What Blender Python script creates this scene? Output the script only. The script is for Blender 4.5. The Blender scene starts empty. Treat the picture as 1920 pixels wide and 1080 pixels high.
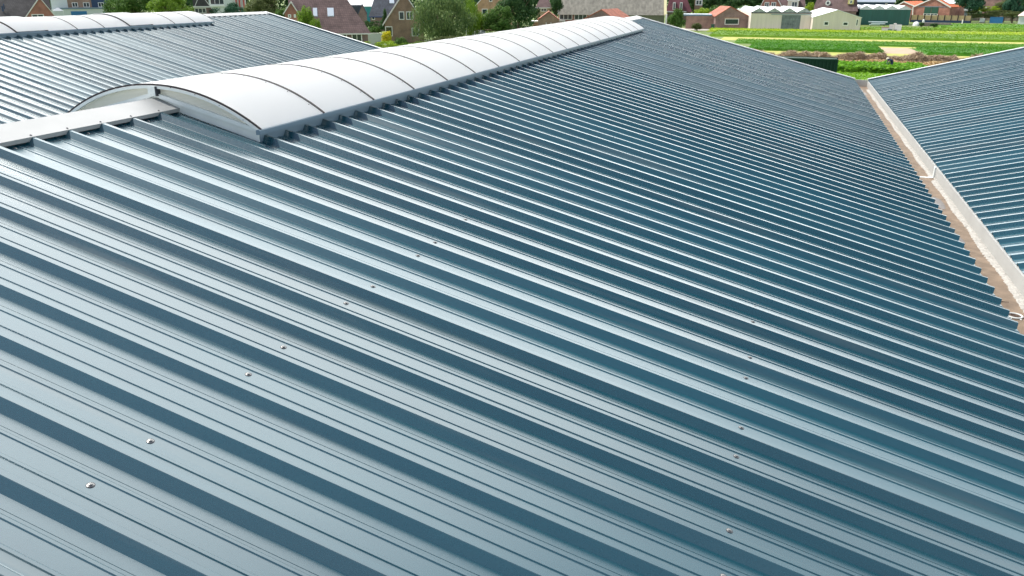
import bpy, math, random
from mathutils import Vector, Matrix
random.seed(11)
R = math.radians
S = bpy.context.scene
COL = S.collection

# ------------------------------------------------------------------ camera
FPX, PITCH, YAW, ROLL = 1492.32, 0.360115, 0.319762, 0.001351
CAM = Vector((5.4514, -2.8068, 0.9750))
THETA = 0.2505                      # roof pitch
TN, CS, SN = math.tan(THETA), math.cos(THETA), math.sin(THETA)
fw = Vector((-math.sin(YAW)*math.cos(PITCH), math.cos(YAW)*math.cos(PITCH), -math.sin(PITCH)))
r0 = Vector((math.cos(YAW), math.sin(YAW), 0)); u0 = r0.cross(fw)
rt = r0*math.cos(ROLL) + u0*math.sin(ROLL); up = -r0*math.sin(ROLL) + u0*math.cos(ROLL)
cd = bpy.data.cameras.new("camera"); cam = bpy.data.objects.new("camera", cd); COL.objects.link(cam)
cd.sensor_width = 36; cd.lens = 36*FPX/1920; cd.clip_start = 0.05; cd.clip_end = 3000
m = Matrix((rt, up, -fw)).transposed().to_4x4(); m.translation = CAM; cam.matrix_world = m
S.camera = cam

# ------------------------------------------------------------------ world and sun
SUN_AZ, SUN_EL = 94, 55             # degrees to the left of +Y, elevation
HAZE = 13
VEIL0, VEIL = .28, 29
W = bpy.data.worlds.new("World"); S.world = W; W.use_nodes = True
nt = W.node_tree; bg = nt.nodes["Background"]
sky = nt.nodes.new("ShaderNodeTexSky"); sky.sky_type = 'NISHITA'; sky.sun_disc = False
sky.sun_elevation = R(SUN_EL); sky.sun_rotation = R(-SUN_AZ)
sky.air_density = 1.0; sky.dust_density = 1.0; sky.ozone_density = 1.0; sky.altitude = 0
# bright veil low ahead-left in the sky, shaped to whiten the roof's reflections
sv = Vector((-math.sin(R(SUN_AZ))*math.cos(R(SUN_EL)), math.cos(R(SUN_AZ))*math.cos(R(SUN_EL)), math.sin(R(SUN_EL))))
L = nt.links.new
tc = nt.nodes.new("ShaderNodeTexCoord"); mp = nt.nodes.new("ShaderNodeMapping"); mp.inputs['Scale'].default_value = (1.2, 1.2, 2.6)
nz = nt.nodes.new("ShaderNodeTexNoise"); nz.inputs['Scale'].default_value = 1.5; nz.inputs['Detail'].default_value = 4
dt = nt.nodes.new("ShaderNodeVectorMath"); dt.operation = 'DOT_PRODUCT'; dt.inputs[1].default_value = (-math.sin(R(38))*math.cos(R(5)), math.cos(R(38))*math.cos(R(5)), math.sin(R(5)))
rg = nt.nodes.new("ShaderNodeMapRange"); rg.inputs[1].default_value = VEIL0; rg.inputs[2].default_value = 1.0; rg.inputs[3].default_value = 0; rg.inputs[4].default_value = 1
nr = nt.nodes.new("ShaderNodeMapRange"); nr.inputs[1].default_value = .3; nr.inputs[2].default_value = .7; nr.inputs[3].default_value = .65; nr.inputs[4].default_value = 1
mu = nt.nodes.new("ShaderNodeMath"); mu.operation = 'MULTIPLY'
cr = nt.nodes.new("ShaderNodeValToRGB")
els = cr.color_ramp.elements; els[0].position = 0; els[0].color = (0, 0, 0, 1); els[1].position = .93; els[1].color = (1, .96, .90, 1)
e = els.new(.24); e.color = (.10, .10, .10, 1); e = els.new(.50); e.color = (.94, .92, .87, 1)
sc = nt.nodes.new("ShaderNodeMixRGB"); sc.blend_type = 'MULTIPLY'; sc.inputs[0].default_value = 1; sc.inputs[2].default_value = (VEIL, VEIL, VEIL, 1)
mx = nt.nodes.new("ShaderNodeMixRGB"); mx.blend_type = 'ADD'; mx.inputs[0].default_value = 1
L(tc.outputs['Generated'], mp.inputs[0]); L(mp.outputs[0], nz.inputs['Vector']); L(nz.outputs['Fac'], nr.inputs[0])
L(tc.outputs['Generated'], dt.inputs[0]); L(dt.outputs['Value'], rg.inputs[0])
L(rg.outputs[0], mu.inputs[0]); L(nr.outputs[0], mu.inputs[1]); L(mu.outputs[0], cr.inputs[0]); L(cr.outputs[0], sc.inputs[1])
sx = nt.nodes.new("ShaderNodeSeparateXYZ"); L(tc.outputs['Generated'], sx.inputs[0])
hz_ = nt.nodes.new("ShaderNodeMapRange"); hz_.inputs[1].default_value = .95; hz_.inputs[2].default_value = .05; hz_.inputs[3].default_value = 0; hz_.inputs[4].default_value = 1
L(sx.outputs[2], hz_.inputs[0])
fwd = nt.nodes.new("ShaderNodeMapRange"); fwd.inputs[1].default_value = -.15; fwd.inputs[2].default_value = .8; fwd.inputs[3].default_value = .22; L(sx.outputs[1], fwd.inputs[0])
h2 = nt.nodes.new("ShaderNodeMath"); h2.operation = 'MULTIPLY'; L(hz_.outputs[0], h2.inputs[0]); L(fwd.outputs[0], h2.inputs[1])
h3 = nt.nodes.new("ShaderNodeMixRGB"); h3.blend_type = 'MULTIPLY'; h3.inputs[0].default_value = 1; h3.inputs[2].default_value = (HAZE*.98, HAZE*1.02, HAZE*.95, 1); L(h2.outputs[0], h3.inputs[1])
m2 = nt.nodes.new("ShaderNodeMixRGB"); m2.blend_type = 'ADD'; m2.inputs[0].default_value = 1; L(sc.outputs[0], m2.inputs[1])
lo = nt.nodes.new("ShaderNodeMapRange"); lo.inputs[1].default_value = .42; lo.inputs[2].default_value = .04; L(sx.outputs[2], lo.inputs[0])      # milky band all round the horizon, added to brighten fronts facing the camera
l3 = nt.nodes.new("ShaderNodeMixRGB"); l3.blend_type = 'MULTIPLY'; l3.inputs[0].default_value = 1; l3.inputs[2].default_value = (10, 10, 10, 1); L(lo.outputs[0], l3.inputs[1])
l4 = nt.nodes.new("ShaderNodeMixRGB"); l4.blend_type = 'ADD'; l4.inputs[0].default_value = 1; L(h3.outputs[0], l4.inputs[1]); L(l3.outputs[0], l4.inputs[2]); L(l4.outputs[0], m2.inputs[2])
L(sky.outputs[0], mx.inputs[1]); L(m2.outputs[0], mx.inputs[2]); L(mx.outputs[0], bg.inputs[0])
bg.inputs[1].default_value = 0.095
sd = bpy.data.lights.new("sun", 'SUN'); sd.energy = 4.0; sd.angle = R(0.53); sd.color = (1, .95, .87)
so = bpy.data.objects.new("sun", sd); COL.objects.link(so)
sv = Vector((-math.sin(R(SUN_AZ))*math.cos(R(SUN_EL)), math.cos(R(SUN_AZ))*math.cos(R(SUN_EL)), math.sin(R(SUN_EL))))
so.rotation_euler = sv.to_track_quat('Z', 'Y').to_euler(); so.location = sv*60
S.view_settings.view_transform = 'Standard'; S.view_settings.look = 'None'
S.view_settings.exposure = 0.28; S.view_settings.gamma = 1
S.render.engine = 'CYCLES'; S.cycles.pixel_filter_width = 2.0; S.cycles.use_denoising = True; S.cycles.denoising_input_passes = 'RGB_ALBEDO_NORMAL'
S.render.resolution_x = 1024; S.render.resolution_y = 576

# ------------------------------------------------------------------ pixel rays (photo is 1920 x 1080) -> points in the place
GZ = -7.5
def ray(px, py): return fw*FPX + rt*(px-960) - up*(py-540)
def ground(px, py, z=GZ):
    d = ray(px, py); return CAM + d*((z-CAM.z)/d.z)

# ------------------------------------------------------------------ materials
MATS = {}
def mat(name, col, rough=.7, metal=0., var=0., vscale=3., bump=0., bscale=20., spec=.5, col2=None, coords='Object', stretch=None, coat=0, trans=0):
    if name in MATS: return MATS[name]
    M = bpy.data.materials.new(name); M.use_nodes = True; MATS[name] = M
    n = M.node_tree; b = n.nodes["Principled BSDF"]; k = n.links.new
    b.inputs['Base Color'].default_value = (*col, 1); b.inputs['Roughness'].default_value = rough
    b.inputs['Metallic'].default_value = metal; b.inputs['Specular IOR Level'].default_value = spec
    if coat: b.inputs['Coat Weight'].default_value = coat; b.inputs['Coat Roughness'].default_value = .15
    if trans: b.inputs['Transmission Weight'].default_value = trans
    if var or bump or col2:
        t = n.nodes.new("ShaderNodeTexCoord"); mpp = n.nodes.new("ShaderNodeMapping")
        if stretch: mpp.inputs['Scale'].default_value = stretch
        k(t.outputs[coords], mpp.inputs[0])
    if var or col2:
        z = n.nodes.new("ShaderNodeTexNoise"); z.inputs['Scale'].default_value = vscale; z.inputs['Detail'].default_value = 5
        k(mpp.outputs[0], z.inputs['Vector'])
        rp = n.nodes.new("ShaderNodeValToRGB"); rp.color_ramp.elements[0].position = .32; rp.color_ramp.elements[1].position = .68
        c2 = col2 or tuple(c*(1+var) for c in col); c1 = col if col2 else tuple(c*(1-var) for c in col)
        rp.color_ramp.elements[0].color = (*c1, 1); rp.color_ramp.elements[1].color = (*c2, 1)
        k(z.outputs['Fac'], rp.inputs[0]); k(rp.outputs[0], b.inputs['Base Color'])
    if bump:
        z2 = n.nodes.new("ShaderNodeTexNoise"); z2.inputs['Scale'].default_value = bscale; z2.inputs['Detail'].default_value = 3
        k(mpp.outputs[0], z2.inputs['Vector'])
        bp = n.nodes.new("ShaderNodeBump"); bp.inputs['Strength'].default_value = bump; bp.inputs['Distance'].default_value = .02
        k(z2.outputs['Fac'], bp.inputs['Height']); k(bp.outputs[0], b.inputs['Normal'])
    return M

def brickmat(name, c1, c2, mortar, sx=1.0, rot=True, bw=.22, rh=.075, ms=.012, rough=.85, bump=.3):
    """courses drawn in the wall's own metres; X and Z of the object are used"""
    if name in MATS: return MATS[name]
    M = bpy.data.materials.new(name); M.use_nodes = True; MATS[name] = M
    n = M.node_tree; b = n.nodes["Principled BSDF"]; k = n.links.new
    t = n.nodes.new("ShaderNodeTexCoord"); s = n.nodes.new("ShaderNodeSeparateXYZ"); c = n.nodes.new("ShaderNodeCombineXYZ")
    ad = n.nodes.new("ShaderNodeMath"); ad.operation = 'ADD'
    k(t.outputs['Object'], s.inputs[0]); k(s.outputs[0], ad.inputs[0]); k(s.outputs[1], ad.inputs[1])
    k(ad.outputs[0], c.inputs[0]); k(s.outputs[2], c.inputs[1])
    br = n.nodes.new("ShaderNodeTexBrick"); br.inputs['Scale'].default_value = 1
    br.inputs['Brick Width'].default_value = bw; br.inputs['Row Height'].default_value = rh; br.inputs['Mortar Size'].default_value = ms
    br.inputs['Color1'].default_value = (*c1, 1); br.inputs['Color2'].default_value = (*c2, 1); br.inputs['Mortar'].default_value = (*mortar, 1)
    k(c.outputs[0], br.inputs['Vector'])
    z = n.nodes.new("ShaderNodeTexNoise"); z.inputs['Scale'].default_value = .8; z.inputs['Detail'].default_value = 6
    k(t.outputs['Object'], z.inputs['Vector'])
    rp = n.nodes.new("ShaderNodeValToRGB"); rp.color_ramp.elements[0].color = (.7, .7, .7, 1); rp.color_ramp.elements[1].color = (1.25, 1.25, 1.25, 1)
    rp.color_ramp.elements[0].position = .3; rp.color_ramp.elements[1].position = .7
    k(z.outputs['Fac'], rp.inputs[0])
    mm = n.nodes.new("ShaderNodeMixRGB"); mm.blend_type = 'MULTIPLY'; mm.inputs[0].default_value = 1
    k(br.outputs[0], mm.inputs[1]); k(rp.outputs[0], mm.inputs[2]); k(mm.outputs[0], b.inputs['Base Color'])
    b.inputs['Roughness'].default_value = rough
    return M

def leafmat(name, dark, light, trans=.35):
    if name in MATS: return MATS[name]
    M = bpy.data.materials.new(name); M.use_nodes = True; MATS[name] = M
    n = M.node_tree; b = n.nodes["Principled BSDF"]; k = n.links.new
    g = n.nodes.new("ShaderNodeNewGeometry"); rp = n.nodes.new("ShaderNodeValToRGB")
    rp.color_ramp.elements[0].color = (*dark, 1); rp.color_ramp.elements[1].color = (*light, 1)
    k(g.outputs['Random Per Island'], rp.inputs[0]); k(rp.outputs[0], b.inputs['Base Color'])
    b.inputs['Roughness'].default_value = .65; b.inputs['Specular IOR Level'].default_value = .12
    tl = n.nodes.new("ShaderNodeBsdfTranslucent"); k(rp.outputs[0], tl.inputs[0])
    ms = n.nodes.new("ShaderNodeMixShader"); ms.inputs[0].default_value = trans
    k(b.outputs[0], ms.inputs[1]); k(tl.outputs[0], ms.inputs[2]); k(ms.outputs[0], n.nodes["Material Output"].inputs[0])
    return M

# coated roof steel
def roofmetal():
    M = bpy.data.materials.new("coated_roof_steel"); M.use_nodes = True
    n = M.node_tree; b = n.nodes["Principled BSDF"]; k = n.links.new
    t = n.nodes.new("ShaderNodeTexCoord"); mp1 = n.nodes.new("ShaderNodeMapping"); mp1.inputs['Scale'].default_value = (.5, 3.0, .5)
    k(t.outputs['Object'], mp1.inputs[0])
    z = n.nodes.new("ShaderNodeTexNoise"); z.inputs['Scale'].default_value = 1.3; z.inputs['Detail'].default_value = 7; z.inputs['Roughness'].default_value = .65
    k(mp1.outputs[0], z.inputs['Vector'])
    rp = n.nodes.new("ShaderNodeValToRGB"); rp.color_ramp.elements[0].position = .3; rp.color_ramp.elements[1].position = .72
    rp.color_ramp.elements[0].color = (.004, .060, .088, 1); rp.color_ramp.elements[1].color = (.007, .074, .102, 1)
    k(z.outputs['Fac'], rp.inputs[0]); # each metre wide sheet has a slightly different tone and gloss; faint water streaks run down the slope
    sp = n.nodes.new("ShaderNodeSeparateXYZ"); k(t.outputs['Object'], sp.inputs[0])
    a1 = n.nodes.new("ShaderNodeMath"); a1.operation = 'ADD'; a1.inputs[1].default_value = 100.66; k(sp.outputs[1], a1.inputs[0])
    fl = n.nodes.new("ShaderNodeMath"); fl.operation = 'FLOOR'; k(a1.outputs[0], fl.inputs[0])
    wn = n.nodes.new("ShaderNodeTexWhiteNoise"); wn.noise_dimensions = '1D'; k(fl.outputs[0], wn.inputs['W'])
    pm = n.nodes.new("ShaderNodeMapRange"); pm.inputs[3].default_value = .86; pm.inputs[4].default_value = 1.16; k(wn.outputs['Value'], pm.inputs[0])
    mm = n.nodes.new("ShaderNodeVectorMath"); mm.operation = 'SCALE'; k(rp.outputs[0], mm.inputs[0]); k(pm.outputs[0], mm.inputs['Scale'])
    mp2 = n.nodes.new("ShaderNodeMapping"); mp2.inputs['Scale'].default_value = (.35, 9.0, .35); k(t.outputs['Object'], mp2.inputs[0])
    zs = n.nodes.new("ShaderNodeTexNoise"); zs.inputs['Scale'].default_value = 1.0; zs.inputs['Detail'].default_value = 5; k(mp2.outputs[0], zs.inputs['Vector'])
    st = n.nodes.new("ShaderNodeMapRange"); st.inputs[1].default_value = .58; st.inputs[2].default_value = .75; st.inputs[3].default_value = 0; st.inputs[4].default_value = .16; k(zs.outputs['Fac'], st.inputs[0])
    mk = n.nodes.new("ShaderNodeMixRGB"); mk.inputs[2].default_value = (.26, .25, .22, 1); k(st.outputs[0], mk.inputs[0]); k(mm.outputs[0], mk.inputs[1]); k(mk.outputs[0], b.inputs['Base Color'])
    # fine dust speckle in the gloss
    z2 = n.nodes.new("ShaderNodeTexNoise"); z2.inputs['Scale'].default_value = 55; z2.inputs['Detail'].default_value = 4
    k(t.outputs['Object'], z2.inputs['Vector'])
    mr = n.nodes.new("ShaderNodeMapRange"); mr.inputs[1].default_value = .3; mr.inputs[2].default_value = .75
    mr.inputs[3].default_value = .245; mr.inputs[4].default_value = .285
    k(z2.outputs['Fac'], mr.inputs[0])
    ar = n.nodes.new("ShaderNodeMath"); ar.operation = 'MULTIPLY_ADD'; ar.inputs[1].default_value = .05; k(wn.outputs['Value'], ar.inputs[0]); k(mr.outputs[0], ar.inputs[2])
    a3 = n.nodes.new("ShaderNodeMath"); a3.operation = 'MULTIPLY_ADD'; a3.inputs[1].default_value = .5; k(st.outputs[0], a3.inputs[0]); k(ar.outputs[0], a3.inputs[2]); k(a3.outputs[0], b.inputs['Roughness'])
    b.inputs['Metallic'].default_value = .12; b.inputs['IOR'].default_value = 2.1; b.inputs['Specular IOR Level'].default_value = .5
    z3 = n.nodes.new("ShaderNodeTexNoise"); z3.inputs['Scale'].default_value = 2.2; z3.inputs['Detail'].default_value = 2
    k(t.outputs['Object'], z3.inputs['Vector'])
    bp = n.nodes.new("ShaderNodeBump"); bp.inputs['Strength'].default_value = .015; bp.inputs['Distance'].default_value = .02
    k(z3.outputs['Fac'], bp.inputs['Height']); k(bp.outputs[0], b.inputs['Normal'])
    return M
M_ROOF = roofmetal()
M_CAP = mat("coated_ridge_flashing", (.34, .345, .34), .45, .05, var=.06, vscale=3, bump=.05, bscale=6)
M_VERGE = mat("white_verge_flashing", (.66, .67, .66), .4)
M_DARK = mat("dark_closure_foam", (.035, .04, .05), .9)
M_OPAL = mat("opal_skylight_sheet", (.86, .87, .87), .45, spec=.4)
_n = M_OPAL.node_tree; _t = _n.nodes.new("ShaderNodeBsdfTranslucent"); _t.inputs[0].default_value = (.90, .90, .90, 1)
_m = _n.nodes.new("ShaderNodeMixShader"); _m.inputs[0].default_value = .6
_n.links.new(_n.nodes["Principled BSDF"].outputs[0], _m.inputs[1]); _n.links.new(_t.outputs[0], _m.inputs[2]); _n.links.new(_m.outputs[0], _n.nodes["Material Output"].inputs[0])
M_BAR = mat("anodised_glazing_bar", (.05, .042, .045), .8, 0, spec=.2)
M_ALU = mat("pale_aluminium", (.72, .76, .75), .45, .08, var=.05, vscale=4)
M_EDGE = mat("skylight_edge_beam", (.15, .22, .28), .4, .2)
M_STEEL = mat("stainless_screw", (.24, .24, .235), .35, .8)
M_BLKSC = mat("dark_screw_head", (.05, .05, .06), .4, .4)
M_GUTF = mat("dirty_gutter_floor", (.20, .145, .10), .85, var=.25, vscale=5, bump=.3, bscale=30)
M_GUTW = mat("white_gutter_lining", (.37, .37, .355), .55, var=.06, vscale=2)
M_SED = mat("white_gutter_sediment", (.40, .385, .355), .9, var=.2, vscale=25, bump=.8, bscale=60)
M_GLASS = mat("window_glass", (.03, .045, .055), .08, 0, spec=.8)
M_WFRAME = mat("white_window_frame", (.84, .84, .80), .5)
M_FASCIA = mat("white_painted_wood", (.72, .71, .66), .6)
M_BARK_ = mat('twig_bark', (.07, .045, .03), .9)
M_WALL = mat("hall_wall_cladding", (.30, .33, .33), .6, .2)

# ------------------------------------------------------------------ mesh helpers
class MB:
    def __init__(s): s.v = []; s.f = []
    def poly(s, pts): i = len(s.v); s.v += [tuple(p) for p in pts]; s.f.append(tuple(range(i, i+len(pts))))
    def box(s, x0, x1, y0, y1, z0, z1):
        i = len(s.v)
        s.v += [(x0,y0,z0),(x1,y0,z0),(x1,y1,z0),(x0,y1,z0),(x0,y0,z1),(x1,y0,z1),(x1,y1,z1),(x0,y1,z1)]
        s.f += [tuple(i+a for a in q) for q in ((3,2,1,0),(4,5,6,7),(0,1,5,4),(1,2,6,5),(2,3,7,6),(3,0,4,7))]
        return s
    def prism(s, poly, a, b, axis='y'):
        """poly of 2-D points extruded from a to b; axis y: points are (x,z); axis x: points are (y,z)"""
        n = len(poly); i = len(s.v)
        P = (lambda p, t: (p[0], t, p[1])) if axis == 'y' else (lambda p, t: (t, p[0], p[1]))
        s.v += [P(p, a) for p in poly] + [P(p, b) for p in poly]
        s.f += [tuple(i+j for j in range(n)), tuple(i+n+j for j in reversed(range(n)))]
        s.f += [(i+j, i+n+j, i+n+(j+1) % n, i+(j+1) % n) for j in range(n)]
        return s
    def tube(s, p, q, r1, r2=None, n=8, cap=True):
        r2 = r1 if r2 is None else r2
        p, q = Vector(p), Vector(q); d = (q-p).normalized()
        a = d.orthogonal().normalized(); b = d.cross(a); i = len(s.v)
        for c, r in ((p, r1), (q, r2)):
            for k in range(n):
                t = 2*math.pi*k/n; s.v.append(tuple(c + a*(r*math.cos(t)) + b*(r*math.sin(t))))
        s.f += [(i+k, i+(k+1) % n, i+n+(k+1) % n, i+n+k) for k in range(n)]
        if cap: s.f += [tuple(i+k for k in reversed(range(n))), tuple(i+n+k for k in range(n))]
        return s
    def build(s, name, material, parent=None, smooth=False, loc=None):
        me = bpy.data.meshes.new(name); me.from_pydata(s.v, [], s.f); me.validate(); me.update()
        if material: me.materials.append(material)
        if smooth: me.polygons.foreach_set('use_smooth', [True]*len(me.polygons))
        o = bpy.data.objects.new(name, me); COL.objects.link(o)
        if parent: o.parent = parent
        if loc: o.location = loc
        return o
def tag(o, label, cat, group=None, kind=None):
    if label: o['label'] = label
    if cat: o['category'] = cat
    if group: o['group'] = group
    if kind: o['kind'] = kind
    return o
def thing(name, label, cat, loc=(0,0,0), rz=0, group=None):
    o = bpy.data.objects.new(name, None); COL.objects.link(o); o.location = loc; o.rotation_euler = (0,0,rz)
    o.empty_display_size = .3
    return tag(o, label, cat, group)
def fixnormals(o):
    import bmesh
    b = bmesh.new(); b.from_mesh(o.data); bmesh.ops.recalc_face_normals(b, faces=b.faces); b.to_mesh(o.data); b.free()

# ------------------------------------------------------------------ the three metal roofed halls
P = 1/3; K0, K1 = -30, 85; YEND = 28.37; Y0 = K0*P-.1; HSP = 16.11; SEAVE = 8.089; SCAP = .245; HR = .045
def profile():
    """(y, height) of the ribbed sheet, rib tops at height 0"""
    pts = []; rnd = random.Random(3)
    for k in range(K0, K1+1):
        y = k*P
        over = (k % 3) == 1
        t = .034 if over else .025; e = .004 if over else 0
        pts += [(y-.095, -HR), (y-.0945, -HR-.0015), (y-.091, -HR-.0015), (y-.0905, -HR)]
        pts += [(y-.037, -HR), (y-.034, -HR+.003), (y-.002, -.003+e), (y, e), (y+t, e), (y+t+.003, -.003+e)]
        if over: pts += [(y+t+.006, -.010), (y+t+.012, -.012)]
        pts += [(y+t+.031, -HR+.002), (y+t+.036, -HR)]
        for g in (.107, .208):
            pts += [(y+g-.004, -HR), (y+g, -HR+.0050), (y+g+.013, -HR+.0050), (y+g+.019, -HR)]
    return [p for p in pts if Y0 <= p[0] <= YEND]
PROF = profile()
def slope_mesh(sgn):
    """sheet lying on the slope going down to +x (sgn=1) or -x; sheet has its cut edge closed"""
    b = MB(); ss = [SCAP-.12, 2.6, 5.2, SEAVE]
    n = len(PROF)
    for s in ss:
        for (y, h) in PROF: b.v.append((sgn*(s*CS + h*SN), y, -s*SN + h*CS))
    for j in range(len(ss)-1):
        for i in range(n-1):
            a = j*n+i; q = (a, a+n, a+n+1, a+1); b.f.append(q if sgn > 0 else q[::-1])
    # panel body under the sheet, 60 mm foam core with its lining
    T = -HR-.06
    o = len(b.v)
    for s in (ss[0], SEAVE-.004):
        for y in (PROF[0][0], PROF[-1][0]): b.v.append((sgn*(s*CS + T*SN), y, -s*SN + T*CS))
    b.f.append((o, o+1, o+3, o+2))
    e0 = (len(ss)-1)*n                       # eave edge: ribs end in closed fillers, set back from the sheet edge
    for i in range(n-1):
        y0_, h0 = PROF[i]; y1_, h1 = PROF[i+1]; s = SEAVE-.012
        A = [(sgn*(s*CS+h*SN), y, -s*SN+h*CS) for y, h in ((y0_, T), (y1_, T), (y1_, h1-.001), (y0_, h0-.001))]
        b.poly(A)
    return b
def screw_mesh(r=.0145):
    b = MB(); n = 12
    rings = [(r, 0), (r, .0015), (r*.80, .003), (r*.62, .0035), (r*.60, .006), (r*.35, .0075)]
    for q, z in rings:
        for k in range(n): b.v.append((q*math.cos(2*math.pi*k/n), q*math.sin(2*math.pi*k/n), z))
    for j in range(len(rings)-1):
        for k in range(n): b.f.append((j*n+k, j*n+(k+1) % n, (j+1)*n+(k+1) % n, (j+1)*n+k))
    b.f.append(tuple((len(rings)-1)*n+k for k in range(n)))
    return b

DHW, DZE, DZC = 1.11, -.205, .143           # barrel: half width, edge height, crest height
_h = DZC-DZE; DR = (DHW**2+_h**2)/(2*_h); DA = math.asin(DHW/DR); DCZ = DZC-DR
def arc(t, dr=0): a = DA*t; return ((DR+dr)*math.sin(a), DCZ+(DR+dr)*math.cos(a))
NP = 19; DY0, DP = 3.209, 1.066
def arc_strip(y0, y1, r_lo, r_hi, t0=-1, t1=1, n=28):
    b = MB()
    for i in range(n+1):
        t = t0+(t1-t0)*i/n; xl, zl = arc(t, r_lo); xh, zh = arc(t, r_hi)
        b.v += [(xl, y0, zl), (xl, y1, zl), (xh, y1, zh), (xh, y0, zh)]
    for i in range(n):
        a = 4*i; c = a+4
        b.f += [(a+3, c+3, c+2, a+2), (a, a+1, c+1, c), (a, c, c+3, a+3), (a+1, a+2, c+2, c+1)]
    b.f += [(0, 3, 2, 1), (4*n, 4*n+1, 4*n+2, 4*n+3)]
    return b
def roofz(x): return -abs(x)*TN

def make_hall(x, label, domevents=()):
    H = thing('industrial_hall', label, 'building', (x, 0, 0))
    for sgn in (1, -1):
        sl = slope_mesh(sgn).build('roof_slope', M_ROOF, H)
    # ridge cap with down-turned lips, two runs either side of the skylight
    ye = DY0+NP*DP
    for a, c in ((Y0, DY0+.055), (ye-.05, YEND+.02)):
        q = MB()
        for sgn in (1, -1):
            s = SCAP; e = .006
            p0 = (0, .030); p1 = (sgn*(s*CS+e*SN), -s*SN+e*CS); p2 = (sgn*(s*CS+.012*sgn*0+(-.028)*SN), -s*SN-.028*CS)
            p3 = (sgn*((s-.003)*CS-.028*SN), -(s-.003)*SN-.028*CS); p4 = (sgn*((s-.004)*CS+.002*SN), -(s-.004)*SN+.002*CS); p5 = (0, .026)
            q.prism([p0, p1, p2, p3, p4, p5], a, c)
        ro = q.build('ridge_cap', M_CAP, H); fixnormals(ro)
        q = MB(); yy = math.ceil(a/3)*3+.4
        for sgn in (1, -1):
            s = SCAP-.02
            for hh in (0,):
                q.prism([(sgn*(s*CS-.045*SN), -s*SN-.045*CS), (sgn*(s*CS-.004*SN), -s*SN-.004*CS), (sgn*((s-.02)*CS-.004*SN), -(s-.02)*SN-.004*CS), (sgn*((s-.02)*CS-.045*SN), -(s-.02)*SN-.045*CS)], a, c)
        fixnormals(q.build('closure_strip', M_DARK, H))
    # verge flashing on the far gable
    for sgn in (1, -1):
        q = MB(); s = SEAVE+.01
        for (y0_, y1_, zt, zb) in ((YEND-.07, YEND+.035, .032, .004), (YEND+.020, YEND+.0349, .004, -.20)):
            i = len(q.v)
            pts = []
            for ss_ in (0, s):
                for yq in (y0_, y1_):
                    for hq in (zb, zt): pts.append((sgn*(ss_*CS+hq*SN) if ss_ else 0, yq, -ss_*SN+hq*CS))
            q.v += pts
            q.f += [tuple(i+a for a in f) for f in ((0,1,3,2),(4,6,7,5),(0,4,5,1),(2,3,7,6),(1,5,7,3),(0,2,6,4))]
        fixnormals(q.build('verge_flashing', M_VERGE, H))
    # walls
    q = MB(); e = SEAVE*CS-.25; ez = -SEAVE*SN-.12
    q.prism([(-e, GZ), (e, GZ), (e, ez), (0, -.14), (-e, ez)], YEND-.25, YEND-.05); fixnormals(q.build('gable_wall', M_WALL, H))
    q = MB().prism([(-e, GZ), (e, GZ), (e, ez), (0, -.14), (-e, ez)], Y0+.1, Y0+.3); fixnormals(q.build('gable_wall', M_WALL, H))
    # barrel skylight: edge beam mesh with panels, bars, ends as its sub-parts
    q = MB()
    for sgn in (1, -1):
        x0, x1 = sgn*(DHW-.030), sgn*(DHW+.014)
        q.prism([(x0, DZE-.038), (x1, DZE-.034), (x1, DZE+.002), (x1-sgn*.02, DZE+.010), (x0, DZE+.002)], DY0-.02, ye+.01)
        q.prism([(sgn*1.035, roofz(1.035)-.11), (sgn*1.062, roofz(1.062)-.11), (sgn*1.062, DZE-.039), (sgn*1.035, DZE-.039)], DY0+.06, ye-.06)
    sk = q.build('barrel_skylight', M_EDGE, H); fixnormals(sk)
    for n in range(NP):
        vent = n in domevents
        lift = .035 if vent else 0
        a = DY0+n*DP+.016; c = DY0+(n+1)*DP-.016
        if vent: a -= 0; c += .0
        pn = arc_strip(a, c, lift, lift+.012).build('skylight_panel', M_OPAL, sk); fixnormals(pn)
        pn.data.polygons.foreach_set('use_smooth', [True]*len(pn.data.polygons)); pn.data.set_sharp_from_angle(angle=R(35))
        if vent:
            fixnormals(arc_strip(a-.005, a+.045, 0, lift-.001).build('hatch_frame', M_BAR, sk))
            fixnormals(arc_strip(c-.045, c+.005, 0, lift-.001).build('hatch_frame', M_BAR, sk))
    for n in range(NP+1):
        y = DY0+n*DP
        wb = .018 if 0 < n < NP else .006
        b = arc_strip(y-wb+(.012 if n == 0 else 0), y+wb+(.012 if n == 0 else 0), .002 if n in (0, NP) else -.008, .016)
        for k in range(-4, 5):                # rivets beside the bar
            if n in domevents: break
            xa, za = arc(k/4.6, .013)
            b.tube((xa, y-.055, za-.002), (xa, y-.055, za+.003), .006, .004, 6)
        fixnormals(b.build('glazing_bar', M_BAR, sk))
    for yq, d in ((DY0, 1), (ye, -1)):
        # translucent end sheet between the arch and the raking curb, ribbed with fine horizontal lines
        yf = yq+d*.045
        pts = [arc(t, -.012) for t in [i/20 for i in range(-19, 20)]]
        pts = [p for p in pts if p[1] > roofz(p[0])+.078]
        pl = [(pts[-1][0], roofz(pts[-1][0])+.075), (0, .077), (pts[0][0], roofz(pts[0][0])+.075)] + pts
        q = MB().prism(pl, yf, yf+d*.012); fixnormals(q.build('end_panel', MATS_END, sk))
        q = MB()                               # arch rim
        for i in range(24):
            t0, t1 = -1+2*i/24, -1+2*(i+1)/24
            A = [arc(t0, -.001), arc(t1, -.001), arc(t1, -.026), arc(t0, -.026)]
            q.prism(A, yq+d*.0, yq+d*.03)
        fixnormals(q.build('arch_rim', M_ALU, sk))
        q = MB(); q2 = MB()
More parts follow.
